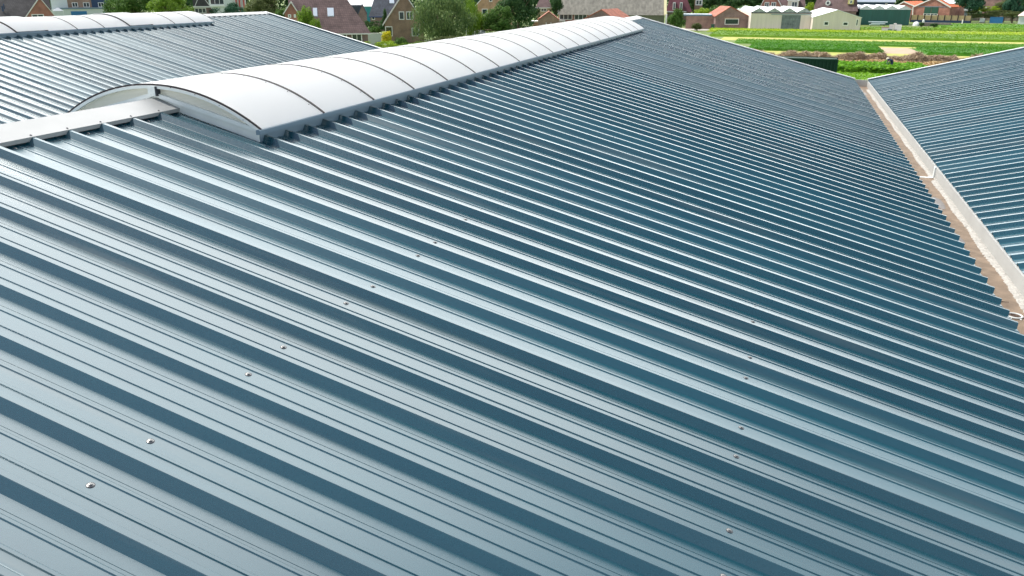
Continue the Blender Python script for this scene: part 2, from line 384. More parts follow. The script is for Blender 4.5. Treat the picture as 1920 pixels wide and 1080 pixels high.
        for sg in (1, -1):
            q.prism([(0, .046), (sg*1.10, roofz(1.10)+.046), (sg*1.095, roofz(1.1)+.076), (sg*1.0, roofz(1.0)+.082), (0, .082)], yq+d*.012, yq+d*.044)
            q2.prism([(sg*.0, -.03), (sg*1.055, roofz(1.055)-.048), (sg*1.055, roofz(1.055)+.044), (0, .044)], yq+d*.048, yq+d*.060)
        fixnormals(q.build('base_frame', M_ALU, sk)); fixnormals(q2.build('curb_flashing', M_ALU, sk))
        q = MB().box(-.04, .04, min(yq-d*.012, yq+d*.04), max(yq-d*.012, yq+d*.04), .052, .138)
        for sx, sz in ((-.012, .118), (-.018, .068), (.02, .070)):
            q.tube((sx, yq-d*.012, sz), (sx, yq-d*.016, sz), .006, .006, 8)
        fixnormals(q.build('centre_bracket', M_ALU, sk))
        q = MB().box(.0405, .056, min(yq-d*.012, yq+d*.04), max(yq-d*.012, yq+d*.04), .052, .136)  # dark strip along the right side of the bracket
        fixnormals(q.build('bracket_side_strip', M_DARK, sk))
    return H

def endmat():
    M = bpy.data.materials.new("multiwall_end_sheet"); M.use_nodes = True
    n = M.node_tree; b = n.nodes["Principled BSDF"]; k = n.links.new
    t = n.nodes.new("ShaderNodeTexCoord"); w = n.nodes.new("ShaderNodeTexWave"); w.bands_direction = 'Z'
    w.inputs['Scale'].default_value = 26; w.inputs['Distortion'].default_value = 0
    k(t.outputs['Object'], w.inputs['Vector'])
    rp = n.nodes.new("ShaderNodeValToRGB"); rp.color_ramp.elements[0].color = (.72, .71, .62, 1); rp.color_ramp.elements[1].color = (.88, .87, .79, 1)
    k(w.outputs['Fac'], rp.inputs[0]); k(rp.outputs[0], b.inputs['Base Color']); b.inputs['Roughness'].default_value = .3
    tl = n.nodes.new("ShaderNodeBsdfTranslucent"); k(rp.outputs[0], tl.inputs[0])
    ms = n.nodes.new("ShaderNodeMixShader"); ms.inputs[0].default_value = .25
    k(b.outputs[0], ms.inputs[1]); k(tl.outputs[0], ms.inputs[2]); k(ms.outputs[0], n.nodes["Material Output"].inputs[0])
    return M
MATS_END = endmat()

hall_m = make_hall(0, 'middle hall filling the foreground, blue grey ribbed roof under an even white barrel skylight')
hall_l = make_hall(-HSP, 'hall behind the near skylight, its own skylight has raised hatches', domevents=(3, 7, 11, 15))
hall_r = make_hall(HSP, 'hall on the far side of the valley gutter, its ribbed roof rising to the right')

# screws on the near slope: two pans of every three, rows 2.45 m apart
def place_screw(o_parent, me, s, y, h, name, sgn=1):
    o = bpy.data.objects.new(name, me); COL.objects.link(o); o.parent = o_parent
    o.location = (sgn*(s*CS+h*SN), y, -s*SN+h*CS); o.rotation_euler = (0, sgn*THETA, 0); return o
sm = screw_mesh().build('roof_screw', M_STEEL, hall_m); me_s = sm.data
COL.objects.unlink(sm); bpy.data.objects.remove(sm)
me_w = MB().tube((0, 0, -.0012), (0, 0, .0004), .0172, .0168, 14).build('washer', M_BLKSC).data
for o in [o for o in bpy.data.objects if o.name.startswith('washer')]: bpy.data.objects.remove(o)
cnt = 0
for row, (s, jit) in enumerate(((3.185, .012), (5.63, .006))):
    for k in range(-6, 26):
        if (k - 2) % 3 == 0: continue
        o = place_screw(hall_m, me_s, s+random.uniform(-jit, jit), (k+.5)*P+random.uniform(-.006, .006), -HR+.001, 'roof_screw'); cnt += 1
        w = bpy.data.objects.new('washer', me_w); COL.objects.link(w); w.parent = o
for k in range(-6, 9):
    if k % 2 == 0: place_screw(hall_m, me_s, .27, (k+.5)*P, -HR, 'roof_screw'); cnt += 1
bc = screw_mesh(.010).build('cap_screw', M_BLKSC, hall_m); me_c = bc.data
COL.objects.unlink(bc); bpy.data.objects.remove(bc)
for k in range(-6, 10): place_screw(hall_m, me_c, SCAP-.025, k*P+.012, .007, 'cap_screw')

# ------------------------------------------------------------------ valley gutter
gut = thing('valley_gutter', 'dirty white lined gutter running down the valley between two ribbed roofs', 'gutter', (8.0, 9, -2.25))
def gb(): return MB()
def sh(b, dx=-8.0, dy=-9, dz=2.25): b.v = [(x+dx, y+dy, z+dz) for x, y, z in b.v]; return b
sh(gb().box(7.55, 8.262, Y0, YEND-.02, -2.262, -2.25)).build('gutter_floor', M_GUTF, gut)
q = gb().box(8.262, 8.275, Y0, YEND-.02, -2.262, -2.055); q.box(8.2751, 8.34, Y0, YEND-.02, -2.068, -2.055)
sh(q).build('side_wall', M_GUTW, gut)
q = gb().box(7.537, 7.5495, Y0, YEND-.02, -2.262, -2.13)
sh(q).build('side_wall', M_GUTW, gut)
q = gb().box(7.60, 8.262, YEND-.019, YEND-.006, -2.262, -2.035); q.box(7.78, 8.275, YEND-.03, YEND+.01, -2.0345, -2.022)
sh(q).build('end_plate', mat('pale_end_plate', (.62, .59, .53), .6), gut)
_r = random.Random(4)
for yy in (27.5, 27.1, 26.2, 25.2, 21.0, 17.3, 11.2, 9.1):
    _n2 = 12; _c = _r.uniform(7.9, 8.05); _w = _r.uniform(.04, .10); _l = _r.uniform(.15, .5)
    q = gb(); q.poly([(_c+_w*math.cos(6.283*i/_n2)*_r.uniform(.7, 1.2), yy+_l*math.sin(6.283*i/_n2)*_r.uniform(.8, 1.2), -2.2475) for i in range(_n2)])
    sh(q).build('silt_patch', mat('dark_wet_silt', (.06, .04, .03), .45, var=.4, vscale=12), gut)
q = gb().box(7.56, 8.18, 13.13, 13.20, -2.2495, -2.243); q.box(8.235, 8.2615, 13.13, 13.20, -2.2425, -2.048); q.box(8.18, 8.2345, 13.13, 13.2, -2.2495, -2.238)
sh(q).build('joint_strap', M_ALU, gut)
# lumpy pale sediment along the foot of the wall
q = gb(); rnd = random.Random(5); N = 1500; prev = None
for i in range(N+1):
    y = -1+(YEND-1-(-1))*i/N
    gap = 1 if not (12.9 < y < 13.2) else .2
    w = (.085+.012*math.sin(y*3.1)+rnd.uniform(-.012, .012))*gap; hh = (.012+rnd.uniform(0, .012))
    row = [(8.261, y, -2.2497+hh*.9), (8.261-w*.4, y+rnd.uniform(-.004, .004), -2.2497+hh), (8.261-w*.8, y, -2.2497+hh*.6), (8.261-w, y, -2.2497)]
    i0 = len(q.v); q.v += row
    if prev is not None:
        for j in range(3): q.f.append((prev+j, i0+j, i0+j+1, prev+j+1))
    prev = i0
sh(q).build('sediment_strip', M_SED, gut)
# ring shaped outlet with a coiled leaf guard
q = MB()
def ring(b, R_, r_, z, n=28, mz=8):
    i0 = len(b.v)
    for i in range(n):
        a = 2*math.pi*i/n
        for j in range(mz):
            c = 2*math.pi*j/mz; rr = R_+r_*math.cos(c); b.v.append((rr*math.cos(a), rr*math.sin(a), z+r_*math.sin(c)))
    for i in range(n):
        for j in range(mz): b.f.append((i0+i*mz+j, i0+((i+1) % n)*mz+j, i0+((i+1) % n)*mz+(j+1) % mz, i0+i*mz+(j+1) % mz))
ring(q, .072, .009, .012)
for k in range(6):
    a = k*math.pi/3; q.tube((.075*math.cos(a), .075*math.sin(a), .004), (.10*math.cos(a), .10*math.sin(a), .004), .006, .006, 6)
MB().tube((-.02, 6.62-9, .006), (.07, 6.60-9, .014), .006, .003, 6).build('twig', M_BARK_, gut)
og = q.build('outlet_ring', M_ALU, gut, loc=(.035, 6.19-9, 0))
q = MB()
for k, rr in enumerate((.02, .035, .05)): ring(q, rr, .004, .010+k*.001, 20, 6)
q.build('leaf_guard', mat('rusty_wire', (.12, .08, .06), .7, .3), og)

# ------------------------------------------------------------------ ground
M_GRASS = mat('meadow_grass', (.07, .13, .02), .95, col2=(.16, .21, .04), vscale=.25, bump=.4, bscale=6)
M_TAN = mat('dry_earth', (.42, .32, .20), .95, col2=(.55, .43, .27), vscale=.5, bump=.4, bscale=5)
M_GRAVEL = mat('pale_gravel', (.38, .36, .32), .95, col2=(.46, .42, .36), vscale=.8, bump=.3, bscale=9)
M_YEL = mat('yellowed_verge_grass', (.31, .34, .05), .95, col2=(.40, .37, .09), vscale=.35, bump=.4, bscale=6)
g = MB().poly
b = MB(); b.poly([(-900, -300, GZ), (900, -300, GZ), (900, 1500, GZ), (-900, 1500, GZ)])
tag(b.build('ground', M_GRASS), None, None, kind='structure')
def Yat(py, px=1520): return ground(px, py).y
def strip(name, py_top, py_bot, x0, x1, m_, lift, kind='structure', px=1520):
    ya, yb = Yat(py_bot, px), Yat(py_top, px)
    b = MB(); b.poly([(x0, ya, GZ+lift), (x1, ya, GZ+lift), (x1, yb, GZ+lift), (x0, yb, GZ+lift)])
    return tag(b.build(name, m_), None, None, kind=kind)
strip('dry_track', 116, 122.5, 4, 90, M_TAN, .008)
strip('track', 97, 118, 0, 90, M_YEL, .004)
strip('field_path', 72, 78.2, -6, 100, M_YEL, .006)
strip('narrow_path', 84.4, 86.6, 0, 90, M_YEL, .010)
strip('gravel_road', 56.3, 60.5, -30, 120, M_GRAVEL, .005)
strip('verge', 54.5, 56.3, 19, 120, M_YEL, .007)
strip('earth_strip', 49.6, 51.6, 19, 130, mat('orange_earth', (.55, .36, .16), .95, col2=(.60, .45, .22), vscale=.4), .009)

def crop(label, py_top, py_bot, x0, x1, h, dark, light, n, leaf=.22, px=1520, taper=True, name='crop_row'):
    """bed of leafy plants: lumpy soil-green base and many leaf faces in one countless mass"""
    ya, yb = Yat(py_bot, px), Yat(py_top, px); rnd = random.Random(int(py_top*10))
    b = MB(); nx = max(8, int((x1-x0)/.8)); ny = max(3, int((yb-ya)/.8))
    for i in range(nx+1):
        for j in range(ny+1):
            x = x0+(x1-x0)*i/nx; y = ya+(yb-ya)*j/ny
            edge = min(i, nx-i, j, ny-j)
            z = 0 if edge == 0 else h*.75*(.85+.3*rnd.random())
            b.v.append((x, y, GZ+z-.001))
    for i in range(nx):
        for j in range(ny): a = i*(ny+1)+j; b.f.append((a, a+ny+1, a+ny+2, a+1))
    for _ in range(n):
        x = rnd.uniform(x0, x1); y = ya+(yb-ya)*rnd.random()
        cl = .5+.5*math.sin(x*2.3+math.sin(y*1.7)*2)*math.sin(y*2.9)
        z = h*(.55+.45*rnd.random())*(.8+.3*cl)
        e = min(x-x0, x1-x, y-ya, yb-y); z *= min(1, .25+e/.5)
        a = rnd.uniform(0, 6.28); s = leaf*rnd.uniform(.6, 1.3)
        d = Vector((math.cos(a), math.sin(a), rnd.uniform(-.2, .9))).normalized()*s
        w = d.cross(Vector((0, 0, 1))).normalized()*s*.45
        c = Vector((x, y, GZ+z)); b.poly([c-w*.5, c+d*.5-w, c+d, c+d*.5+w])
    return tag(b.build(name, leafmat('leaf_'+label[:12], dark, light)), label, 'crop', kind='stuff')
G1, G2 = (.07, .17, .012), (.20, .36, .03)
crop('bright lime flowering crop strip along the foot of the cream sheds', 58.6, 62.8, -11, 75, .5, (.22, .36, .012), (.42, .52, .03), 16000, .2)
crop('broad green crop bed between the lime strip and the yellow path', 63.0, 72, -9, 75, .5, (.08, .20, .008), (.16, .31, .015), 22000, .2)
crop('mid green crop bed beyond the narrow yellow path', 78.2, 84.4, -3, 72, .35, (.055, .19, .008), (.12, .30, .015), 20000, .18)
crop('dark edged green crop bed left of the earth gap behind the hay', 86.6, 97, 0, 18.6, .5, (.03, .16, .006), (.09, .27, .012), 12000, .18)
crop('dark edged green crop bed right of the earth gap behind the hay', 88.0, 98.5, 23.3, 70, .5, (.03, .16, .006), (.09, .27, .012), 18000, .18)
crop('lush leafy crop bed in front of the hay where a person works', 122, 134, 9.0, 20.3, .6, (.06, .20, .012), (.20, .42, .03), 9000, .28)
crop('smooth light green crop bed nearest the roof gutter', 138, 165, 4, 30, .3, (.10, .26, .012), (.24, .44, .03), 14000, .22)
crop('thin green crop strip beyond the gravel road', 51.8, 54.5, 19, 120, .4, (.10, .24, .02), (.24, .38, .04), 7000, .35)
crop('green meadow strip below the far panel fences', 43.5, 49.3, 38, 130, .4, (.07, .22, .02), (.20, .38, .04), 9000, .35)
# bare earth gap between the two beds
b = MB(); ya, yb = Yat(97), Yat(86.6); b.poly([(17.8, ya, GZ+.012), (24.2, ya, GZ+.012), (22.9, yb, GZ+.012), (16.9, yb, GZ+.012)])
tag(b.build('earth_patch', mat('pinkish_earth', (.36, .26, .18), .95, col2=(.44, .33, .23), vscale=.8)), None, None, kind='structure')

# hay windrow
def hay(label, x0, x1, yc, hw, hmax, seed, n, dark, light, name='hay_windrow'):
    rnd = random.Random(seed); b = MB(); nx = int((x1-x0)/.35); ny = 14
    ph = [rnd.uniform(0, 6) for _ in range(6)]
    def H(x, v):
        e = (math.sin(x*.9+ph[0])+math.sin(x*1.7+ph[1])+.7*math.sin(x*2.9+ph[2])+.5*math.sin(x*4.7+ph[3]))/3.2
        return max(.06, hmax*(.55+.45*e))*max(0, 1-v*v)**.7
    for i in range(nx+1):
        for j in range(ny+1):
            x = x0+(x1-x0)*i/nx; v = -1+2*j/ny; xs = 0 if i in (0, nx) else 1
            z = H(x, v)*xs*(1+rnd.uniform(-.14, .14)); b.v.append((x+rnd.uniform(-.08, .08), yc+v*hw+math.sin(x*.8+ph[4])*.35+rnd.uniform(-.06, .06), GZ+z))
    for i in range(nx):
        for j in range(ny): a = i*(ny+1)+j; b.f.append((a, a+ny+1, a+ny+2, a+1))
    for _ in range(n):
        x = rnd.uniform(x0, x1); v = rnd.uniform(-1, 1); z = H(x, v); a = rnd.uniform(0, 6.28)
        c = Vector((x, yc+v*hw+math.sin(x*.8+ph[4])*.35, GZ+z)); d = Vector((math.cos(a), math.sin(a), rnd.uniform(-.3, .6)))*rnd.uniform(.15, .5)
        w = Vector((-d.y, d.x, rnd.uniform(-.1, .1))).normalized()*.03
        b.poly([c-w, c+d-w, c+d+w, c+w])
    return tag(b.build(name, leafmat('hay_'+str(seed), dark, light, .1)), label, 'hay', kind='stuff')
yh = Yat(112)
hay('brown tangled hay windrow behind the dark green container', 1.0, 34, yh+1.5, 2.6, 1.1, 21, 26000, (.20, .15, .10), (.42, .32, .21))
hay('low loose golden straw spread along the front of the hay windrow', 6, 34, yh-3.6, 1.5, .38, 22, 9000, (.34, .23, .11), (.55, .40, .20), name='loose_straw')

# ------------------------------------------------------------------ sites: a local frame on the ground, x to the right, y away, z up
class Site:
    def __init__(s, px, py, rot=0):
        s.O = ground(px, py); d = s.O-CAM; a = math.atan2(d.y, d.x)-math.pi/2+R(rot); s.rz = a
        s.ex = Vector((math.cos(a), math.sin(a), 0)); s.ey = Vector((-math.sin(a), math.cos(a), 0))
    def at(s, px, py, ly=0):
        d = ray(px, py); o = s.O+s.ey*ly; t = (o-CAM).dot(s.ey)/d.dot(s.ey); q = CAM+d*t-o
        return q.dot(s.ex), q.z
    def X(s, px, py=40, ly=0): return s.at(px, py, ly)[0]
    def Z(s, px, py, ly=0): return s.at(px, py, ly)[1]
def obox(T, name, m_, x0, x1, y0, y1, z0, z1): return MB().box(x0, x1, y0, y1, z0, z1).build(name, m_, T)
def oprism(T, name, m_, poly, a, c, axis='y'):
    o = MB().prism(poly, a, c, axis).build(name, m_, T); fixnormals(o); return o
def window(T, x0, x1, z0, z1, y=0, mull=1, rows=1, frame=None, name='window', pane=None, fw_=.12):
    """frame with glazing bars standing proud of the wall, its pane inside it"""
    if x1 < x0: x0, x1 = x1, x0
    if z1 < z0: z0, z1 = z1, z0
    b = MB(); t = fw_; ya, yb = y-.07, y+.02
    b.box(x0, x1, ya, yb, z0, z0+t); b.box(x0, x1, ya, yb, z1-t, z1); b.box(x0, x0+t, ya, yb, z0+t, z1-t); b.box(x1-t, x1, ya, yb, z0+t, z1-t)
    for i in range(1, mull): xx = x0+(x1-x0)*i/mull; b.box(xx-t*.4, xx+t*.4, ya+.01, yb, z0+t, z1-t)
    for i in range(1, rows): zz = z0+(z1-z0)*i/rows; b.box(x0+t, x1-t, ya+.015, yb, zz-t*.3, zz+t*.3)
    w = b.build(name, frame or M_WFRAME, T)
    MB().box(x0+t, x1-t, y-.03, y-.01, z0+t, z1-t).build('pane', pane or M_GLASS, w)
    return w
def pxwin(s, T, px0, py0, px1, py1, ly=0, **k):
    x0, z1 = s.at(px0, (py0+py1)/2, ly)[0], s.Z((px0+px1)/2, py0, ly); x1, z0 = s.at(px1, (py0+py1)/2, ly)[0], s.Z((px0+px1)/2, py1, ly)
    return window(T, x0, x1, z0, z1, y=ly, **k)
def gable(T, x0, x1, ze, xa, za, d, wall, roof, barge=None, over=.25, th=.16, y0=0, names=('wall', 'roof'), rside=True, bw=.22):
    """gable end facing the viewer"""
    oprism(T, names[0], wall, [(x0, -.1), (x1, -.1), (x1, ze), (xa, za), (x0, ze)], y0, y0+d)
    rf = None
    for xe in (x0, x1):
        sg = -1 if xe < xa else 1
        sl = (za-ze)/abs(xa-xe); xo = xe+sg*over; zo = ze-sl*over
        rf = oprism(T, names[1], roof, [(xa, za+.02), (xo, zo+.02), (xo, zo+.02+th), (xa, za+.02+th)], y0-over, y0+d+over)
        if barge:
            oprism(T, 'bargeboard', barge, [(xa, za+.03+th), (xo, zo+.03+th), (xo, zo+.03+th-bw), (xa, za+.03+th-bw)], y0-over-.05, y0-over-.003)
    return rf
def eaves(T, x0, x1, ze, zr, d, wall, roof, gut=None, over=.3, hipL=0, hipR=0, y0=0, th=.14, wallh=None):
    """long side facing the viewer, roof rising away from it; hip insets at either end"""
    sl = (zr-ze)/(d/2); zo = ze-sl*over
    if hipL or hipR: oprism(T, 'wall', wall, [(y0, -.1), (y0+d, -.1), (y0+d, ze), (y0, ze)], x0, x1, 'x')
    else: oprism(T, 'wall', wall, [(y0, -.1), (y0+d, -.1), (y0+d, ze), (y0+d/2, zr), (y0, ze)], x0, x1, 'x')
    b = MB(); a0, a1 = x0-over, x1+over; yf, yb, ym = y0-over, y0+d+over, y0+d/2
    r0_, r1_ = a0+hipL, a1-hipR
    lo = [(a0, yf, zo), (a1, yf, zo), (a1, yb, zo), (a0, yb, zo)]; e = th
    b.v = [(x, y, z+.02) for x, y, z in lo]+[(x, y, z+.02+e) for x, y, z in lo]+[(r0_, ym, zr+.02+e), (r1_, ym, zr+.02+e)]
    b.f = [(0, 1, 5, 4), (1, 2, 6, 5), (2, 3, 7, 6), (3, 0, 4, 7), (4, 5, 9, 8), (6, 7, 8, 9), (5, 6, 9), (7, 4, 8), (3, 2, 1, 0)]
    rf = b.build('roof', roof, T); fixnormals(rf)
    if gut: obox(T, 'gutter', gut, a0, a1, yf-.13, yf-.003, zo-.03, zo+.12)
    return rf, (yf, zo, sl)

# wall and roof finishes
BR_RED = brickmat('red_brown_brick', (.40, .125, .085), (.33, .105, .075), (.36, .25, .20))
BR_ORA = brickmat('orange_brick', (0.494, 0.260, 0.130), (0.416, 0.208, 0.104), (0.494, 0.390, 0.286))
BR_BRN = brickmat('brown_brick', (0.312, 0.176, 0.111), (0.247, 0.137, 0.091), (0.364, 0.299, 0.234))
BR_PUR = brickmat('purple_brown_brick', (0.247, 0.137, 0.124), (0.202, 0.111, 0.104), (0.312, 0.260, 0.234))
BR_TAN = brickmat('tan_brick', (0.468, 0.338, 0.195), (0.390, 0.273, 0.156), (0.468, 0.403, 0.312))
def tiles(name, c, var=.25):
    return brickmat(name, c, tuple(q*(1-var) for q in c), tuple(q*.45 for q in c), bw=.30, rh=.24, ms=.02)
T_GREY = tiles('dark_grey_roof_tiles', (.085, .080, .082)); T_PUR = tiles('purple_brown_roof_tiles', (.165, .108, .105))
T_SLATE = tiles('slate_grey_roof_tiles', (.085, .095, .12)); T_RED = tiles('red_roof_tiles', (.46, .15, .09)); T_ORA = tiles('orange_roof_tiles', (.80, .19, .06))
T_CORR = mat('weathered_fibre_cement_roof', (.21, .20, .17), .9, var=.25, vscale=1.5, stretch=(1, .15, 1))
M_CREAM = mat('cream_painted_sheeting', (.70, .63, .55), .6, var=.06, vscale=.8, stretch=(3, 3, .2))
M_GRN = mat('dark_green_sheeting', (.018, .105, .085), .55, var=.12, vscale=.8, stretch=(3, 3, .2))
M_OLIVE = mat('olive_corrugated_cladding', (.13, .15, .085), .7, var=.12, vscale=1, stretch=(3, 3, .2))
M_WROOF = mat('white_sheet_roof', (.74, .76, .77), .5); M_GLZ = mat('greenhouse_glass', (.30, .34, .33), .25, spec=.8, var=.3, vscale=1.5)
M_NAVY = mat('navy_cladding', (.02, .05, .11), .6); M_BLUE = mat('blue_painted_panel', (.02, .16, .36), .5)
M_PALE = mat('pale_rendered_wall', (.60, .64, .62), .8, var=.05); M_BEIGE = mat('beige_fence_panel', (.48, .36, .19), .85, var=.12, vscale=.7)
M_BLIND = mat('blue_gutter', (.03, .06, .22), .5); M_SOLAR = mat('pale_roof_panel', (.60, .66, .74), .2)
M_DKGREEN = mat('dark_green_paint', (.02, .085, .055), .5)

def bhouse(name, label, cat, px, py, rot=0): s = Site(px, py, rot); return s, thing(name, label, cat, s.O, s.rz)

# 1 big dark grey roof with a red gable at far left
s, T = bhouse('brick_house', 'house at the far left with big dark grey tiled roof and red brick gable', 'house', 60, 70)
ze = s.Z(60, 34); x0, x1 = s.X(-60, 30), s.X(49, 30)
rf, (yf, zo, sl) = eaves(T, x0, s.X(95, 30), ze, ze+3.9, 7.5, BR_RED, T_GREY)
gx0, gx1 = s.X(49, 30, -1.2), s.X(103, 30, -1.2); xa, za = s.at(74, -4, -1.2)
gable(T, gx0, gx1, s.Z(75, 31, -1.2), xa, za, 4.5, BR_RED, T_GREY, M_FASCIA, y0=-1.2, names=('gable_wall', 'gable_roof'))
pxwin(s, T, 60, 26.5, 83, 40, -1.2, mull=2)
q = MB(); cx, cz = s.at(5, 17, .8); q.tube((cx, .8, cz-.4), (cx, .8, cz+.5), .16, .12, 8); q.tube((cx+.28, 1, cz), (cx+.28, 1, cz+.9), .1, .08, 8); q.build('flue', M_NAVY, T)
# 3 row with white, brick and navy sections
s, T = bhouse('row_building', 'flat roofed row with white, brick and navy upper walls, pale ground floor', 'building', 150, 44)
top = s.Z(150, -14, 3)
for nm, m_, a, c in (('white_wall', M_PALE, 94, 127), ('brick_wall', BR_BRN, 127.2, 172), ('navy_wall', M_NAVY, 172.2, 206)):
    obox(T, nm, m_, s.X(a, 10, 3), s.X(c, 10, 3), 3, 10, -.1, top)
obox(T, 'roof', M_WROOF, s.X(93, 10, 3), s.X(208, 10, 3), 2.8, 10.2, top+.003, top+.2)
for (a, c) in ((135, 146), (156, 168), (184, 195)): pxwin(s, T, a, 4.5, c, 13.5, 3, mull=2)
obox(T, 'extension_wall', M_PALE, s.X(96, 20), s.X(203, 20), 0, 2.99, -.1, s.Z(150, 17))
obox(T, 'extension_roof', M_EDGE, s.X(112, 16), s.X(205, 16), -.3, 2.98, s.Z(150, 17)+.003, s.Z(150, 14.5))
obox(T, 'blue_panel', M_BLUE, s.X(133, 24), s.X(163, 24), -.04, -.003, s.Z(148, 29), s.Z(148, 21))
obox(T, 'door', M_BLUE, s.X(193, 24), s.X(197, 24), -.04, -.003, 0, s.Z(195, 21))
s, T = bhouse('gazebo', 'small grey pyramid roofed gazebo in front of the white ground floor', 'gazebo', 108, 46)
x0, x1 = s.X(99, 20), s.X(119, 20); z = s.Z(108, 20.5); za = s.Z(108, 15.5); w = x1-x0
b = MB(); b.v = [(x0, 0, z), (x1, 0, z), (x1, w, z), (x0, w, z), ((x0+x1)/2, w/2, za+.2)]; b.f = [(0, 1, 4), (1, 2, 4), (2, 3, 4), (3, 0, 4), (3, 2, 1, 0)]
b.build('canopy', mat('grey_canopy', (.42, .45, .48), .7), T)
for xx in (x0+.1, x1-.1):
    for yy in (.1, w-.1): MB().tube((xx, yy, 0), (xx, yy, z), .05).build('post', M_ALU, T)
# 5 dark roofed house behind the left ridge
s, T = bhouse('brick_house', 'small house with dark roof and strip window behind the far end of the left skylight', 'house', 378, 60)
ze = s.Z(378, 14)
gable(T, s.X(359, 20), s.X(404, 24), s.Z(380, 26), s.X(377, 0), s.Z(377, -12), 6, BR_PUR, T_GREY, M_FASCIA)
obox(T, 'fascia', M_FASCIA, s.X(362, 14), s.X(395, 14), -.45, -.28, s.Z(378, 14.2), s.Z(378, 11.5))
obox(T, 'tile_hanging', T_GREY, s.X(362, 10), s.X(392, 10), -.27, -.12, s.Z(378, 11.4), s.Z(378, -2))
pxwin(s, T, 365, 15, 386.5, 25, 0, mull=3)
# 6 pale building with red posts
s, T = bhouse('pale_building', 'pale flat building with red uprights behind the dark hedge', 'building', 425, 38)
obox(T, 'wall', M_PALE, s.X(392, 10), s.X(462, 10), 0, 8, -.1, s.Z(425, -12)); obox(T, 'awning', M_WFRAME, s.X(394, 10), s.X(421, 10), -.8, -.01, s.Z(410, 12), s.Z(410, 9.5))
pxwin(s, T, 394, -2, 420, 8.5, 0, mull=3)
for a in (443, 449, 457): MB().tube((s.X(a, 5), -.4, 0), (s.X(a, 5), -.4, s.Z(a, -8)), .18).build('red_post', mat('red_paint', (.5, .05, .04), .5), T)
# 7 main purple roofed house
s, T = bhouse('brick_house', 'house with large purple brown hipped roof, two roof windows and white garden doors', 'house', 640, 96)
ze = s.Z(640, 57); x0, x1 = s.X(548, 55), s.X(689, 55); ym = 3.4
zr = s.Z(600, 1, ym)
rf, (yf, zo, sl) = eaves(T, x0, x1, ze, zr, 2*ym, BR_PUR, T_PUR, M_FASCIA, over=.45, hipL=.1, hipR=3.0)
gz = s.Z(545, 24, -.6); xa, za = s.at(545.5, 5, -.6)
gable(T, s.X(534, 30, -.6), s.X(559, 30, -.6), gz, xa, za, 4, BR_RED, T_PUR, M_FASCIA, y0=-.6, over=.2, names=('gable_wall', 'gable_roof'))
pxwin(s, T, 540, 27, 546, 33, -.6); pxwin(s, T, 551, 27, 555, 33, -.6)
for (a, c, yt, yb) in ((587, 595, 22, 31), (614, 626, 19, 27)):   # roof windows lying in the slope
    q = MB(); xx0, xx1 = s.X(a, 25, 1.6), s.X(c, 25, 1.6); y_a = 1.45; y_b = 2.35
    def rz_(y): return zo+.16+.02+(y-yf)*sl*1.0
    q.v = [(xx0, y_a, rz_(y_a)+.08), (xx1, y_a, rz_(y_a)+.08), (xx1, y_b, rz_(y_b)+.08), (xx0, y_b, rz_(y_b)+.08), (xx0, y_a, rz_(y_a)-.1), (xx1, y_a, rz_(y_a)-.1), (xx1, y_b, rz_(y_b)-.1), (xx0, y_b, rz_(y_b)-.1)]
    q.f = [(0, 1, 2, 3), (4, 5, 1, 0), (5, 6, 2, 1), (6, 7, 3, 2), (7, 4, 0, 3)]
    q.build('roof_window', M_SOLAR, rf)
pxwin(s, T, 632, 60.5, 651, 84, 0, mull=2, name='garden_door'); pxwin(s, T, 659.5, 60, 679, 84, 0, mull=2, name='garden_door')
obox(T, 'fascia', M_FASCIA, x0-.3, x1+.3, -.32, -.003, s.Z(640, 60), ze-.28)
for a in (655, 683):
    q = MB(); xx, zz = s.at(a, 63); q.tube((xx, -.2, zz-.12), (xx, -.2, zz+.1), .07, .1, 8); q.build('wall_lamp', M_WFRAME, T)
# 8 small dark gabled house right of it, and pale roofed greenhouse behind
s, T = bhouse('brick_house', 'little dark roofed gable peeping out right of the hipped purple roof', 'house', 680, 66)
xa, za = s.at(679, 9); gable(T, s.X(671.5, 20), s.X(688, 30), s.Z(688, 25), xa, za, 7, BR_PUR, T_SLATE, M_NAVY, over=.1)
obox(T, 'side_roof', T_SLATE, s.X(650, 20), s.X(678, 20), 2.2, 5, s.Z(670, 30, 2), za-.1)
s, T = bhouse('greenhouse', 'pale roofed greenhouse with teal wall between the purple and slate roofs', 'greenhouse', 685, 42)
eaves(T, s.X(640, 15), s.X(712, 15), s.Z(690, 12), s.Z(690, 12)+2.2, 12, mat('teal_wall', (.03, .25, .28), .6), M_WROOF)
# 9 slate roofed house
s, T = bhouse('brick_house', 'house with slate grey roof, one roof window and blue gutter beyond the garden', 'house', 712, 58)
ze = s.Z(712, 29); rf, (yf, zo, sl) = eaves(T, s.X(694, 34), s.X(765, 34), ze, ze+4.6, 8, BR_PUR, T_SLATE, M_BLIND, hipL=1.9)
xx, zz = s.at(735, 11, 2.3)
q = MB(); ya_, yb_ = 1.9, 3.0; hz = lambda y: zo+.16+(y-yf)*sl
q.prism([(ya_, hz(ya_)-.1), (yb_, hz(yb_)-.1), (yb_, hz(yb_)+.1), (ya_, hz(ya_)+.1)], xx-.5, xx+.5, 'x'); fixnormals(q.build('roof_window', M_SOLAR, rf))
pxwin(s, T, 697, 31, 703, 37, 0)
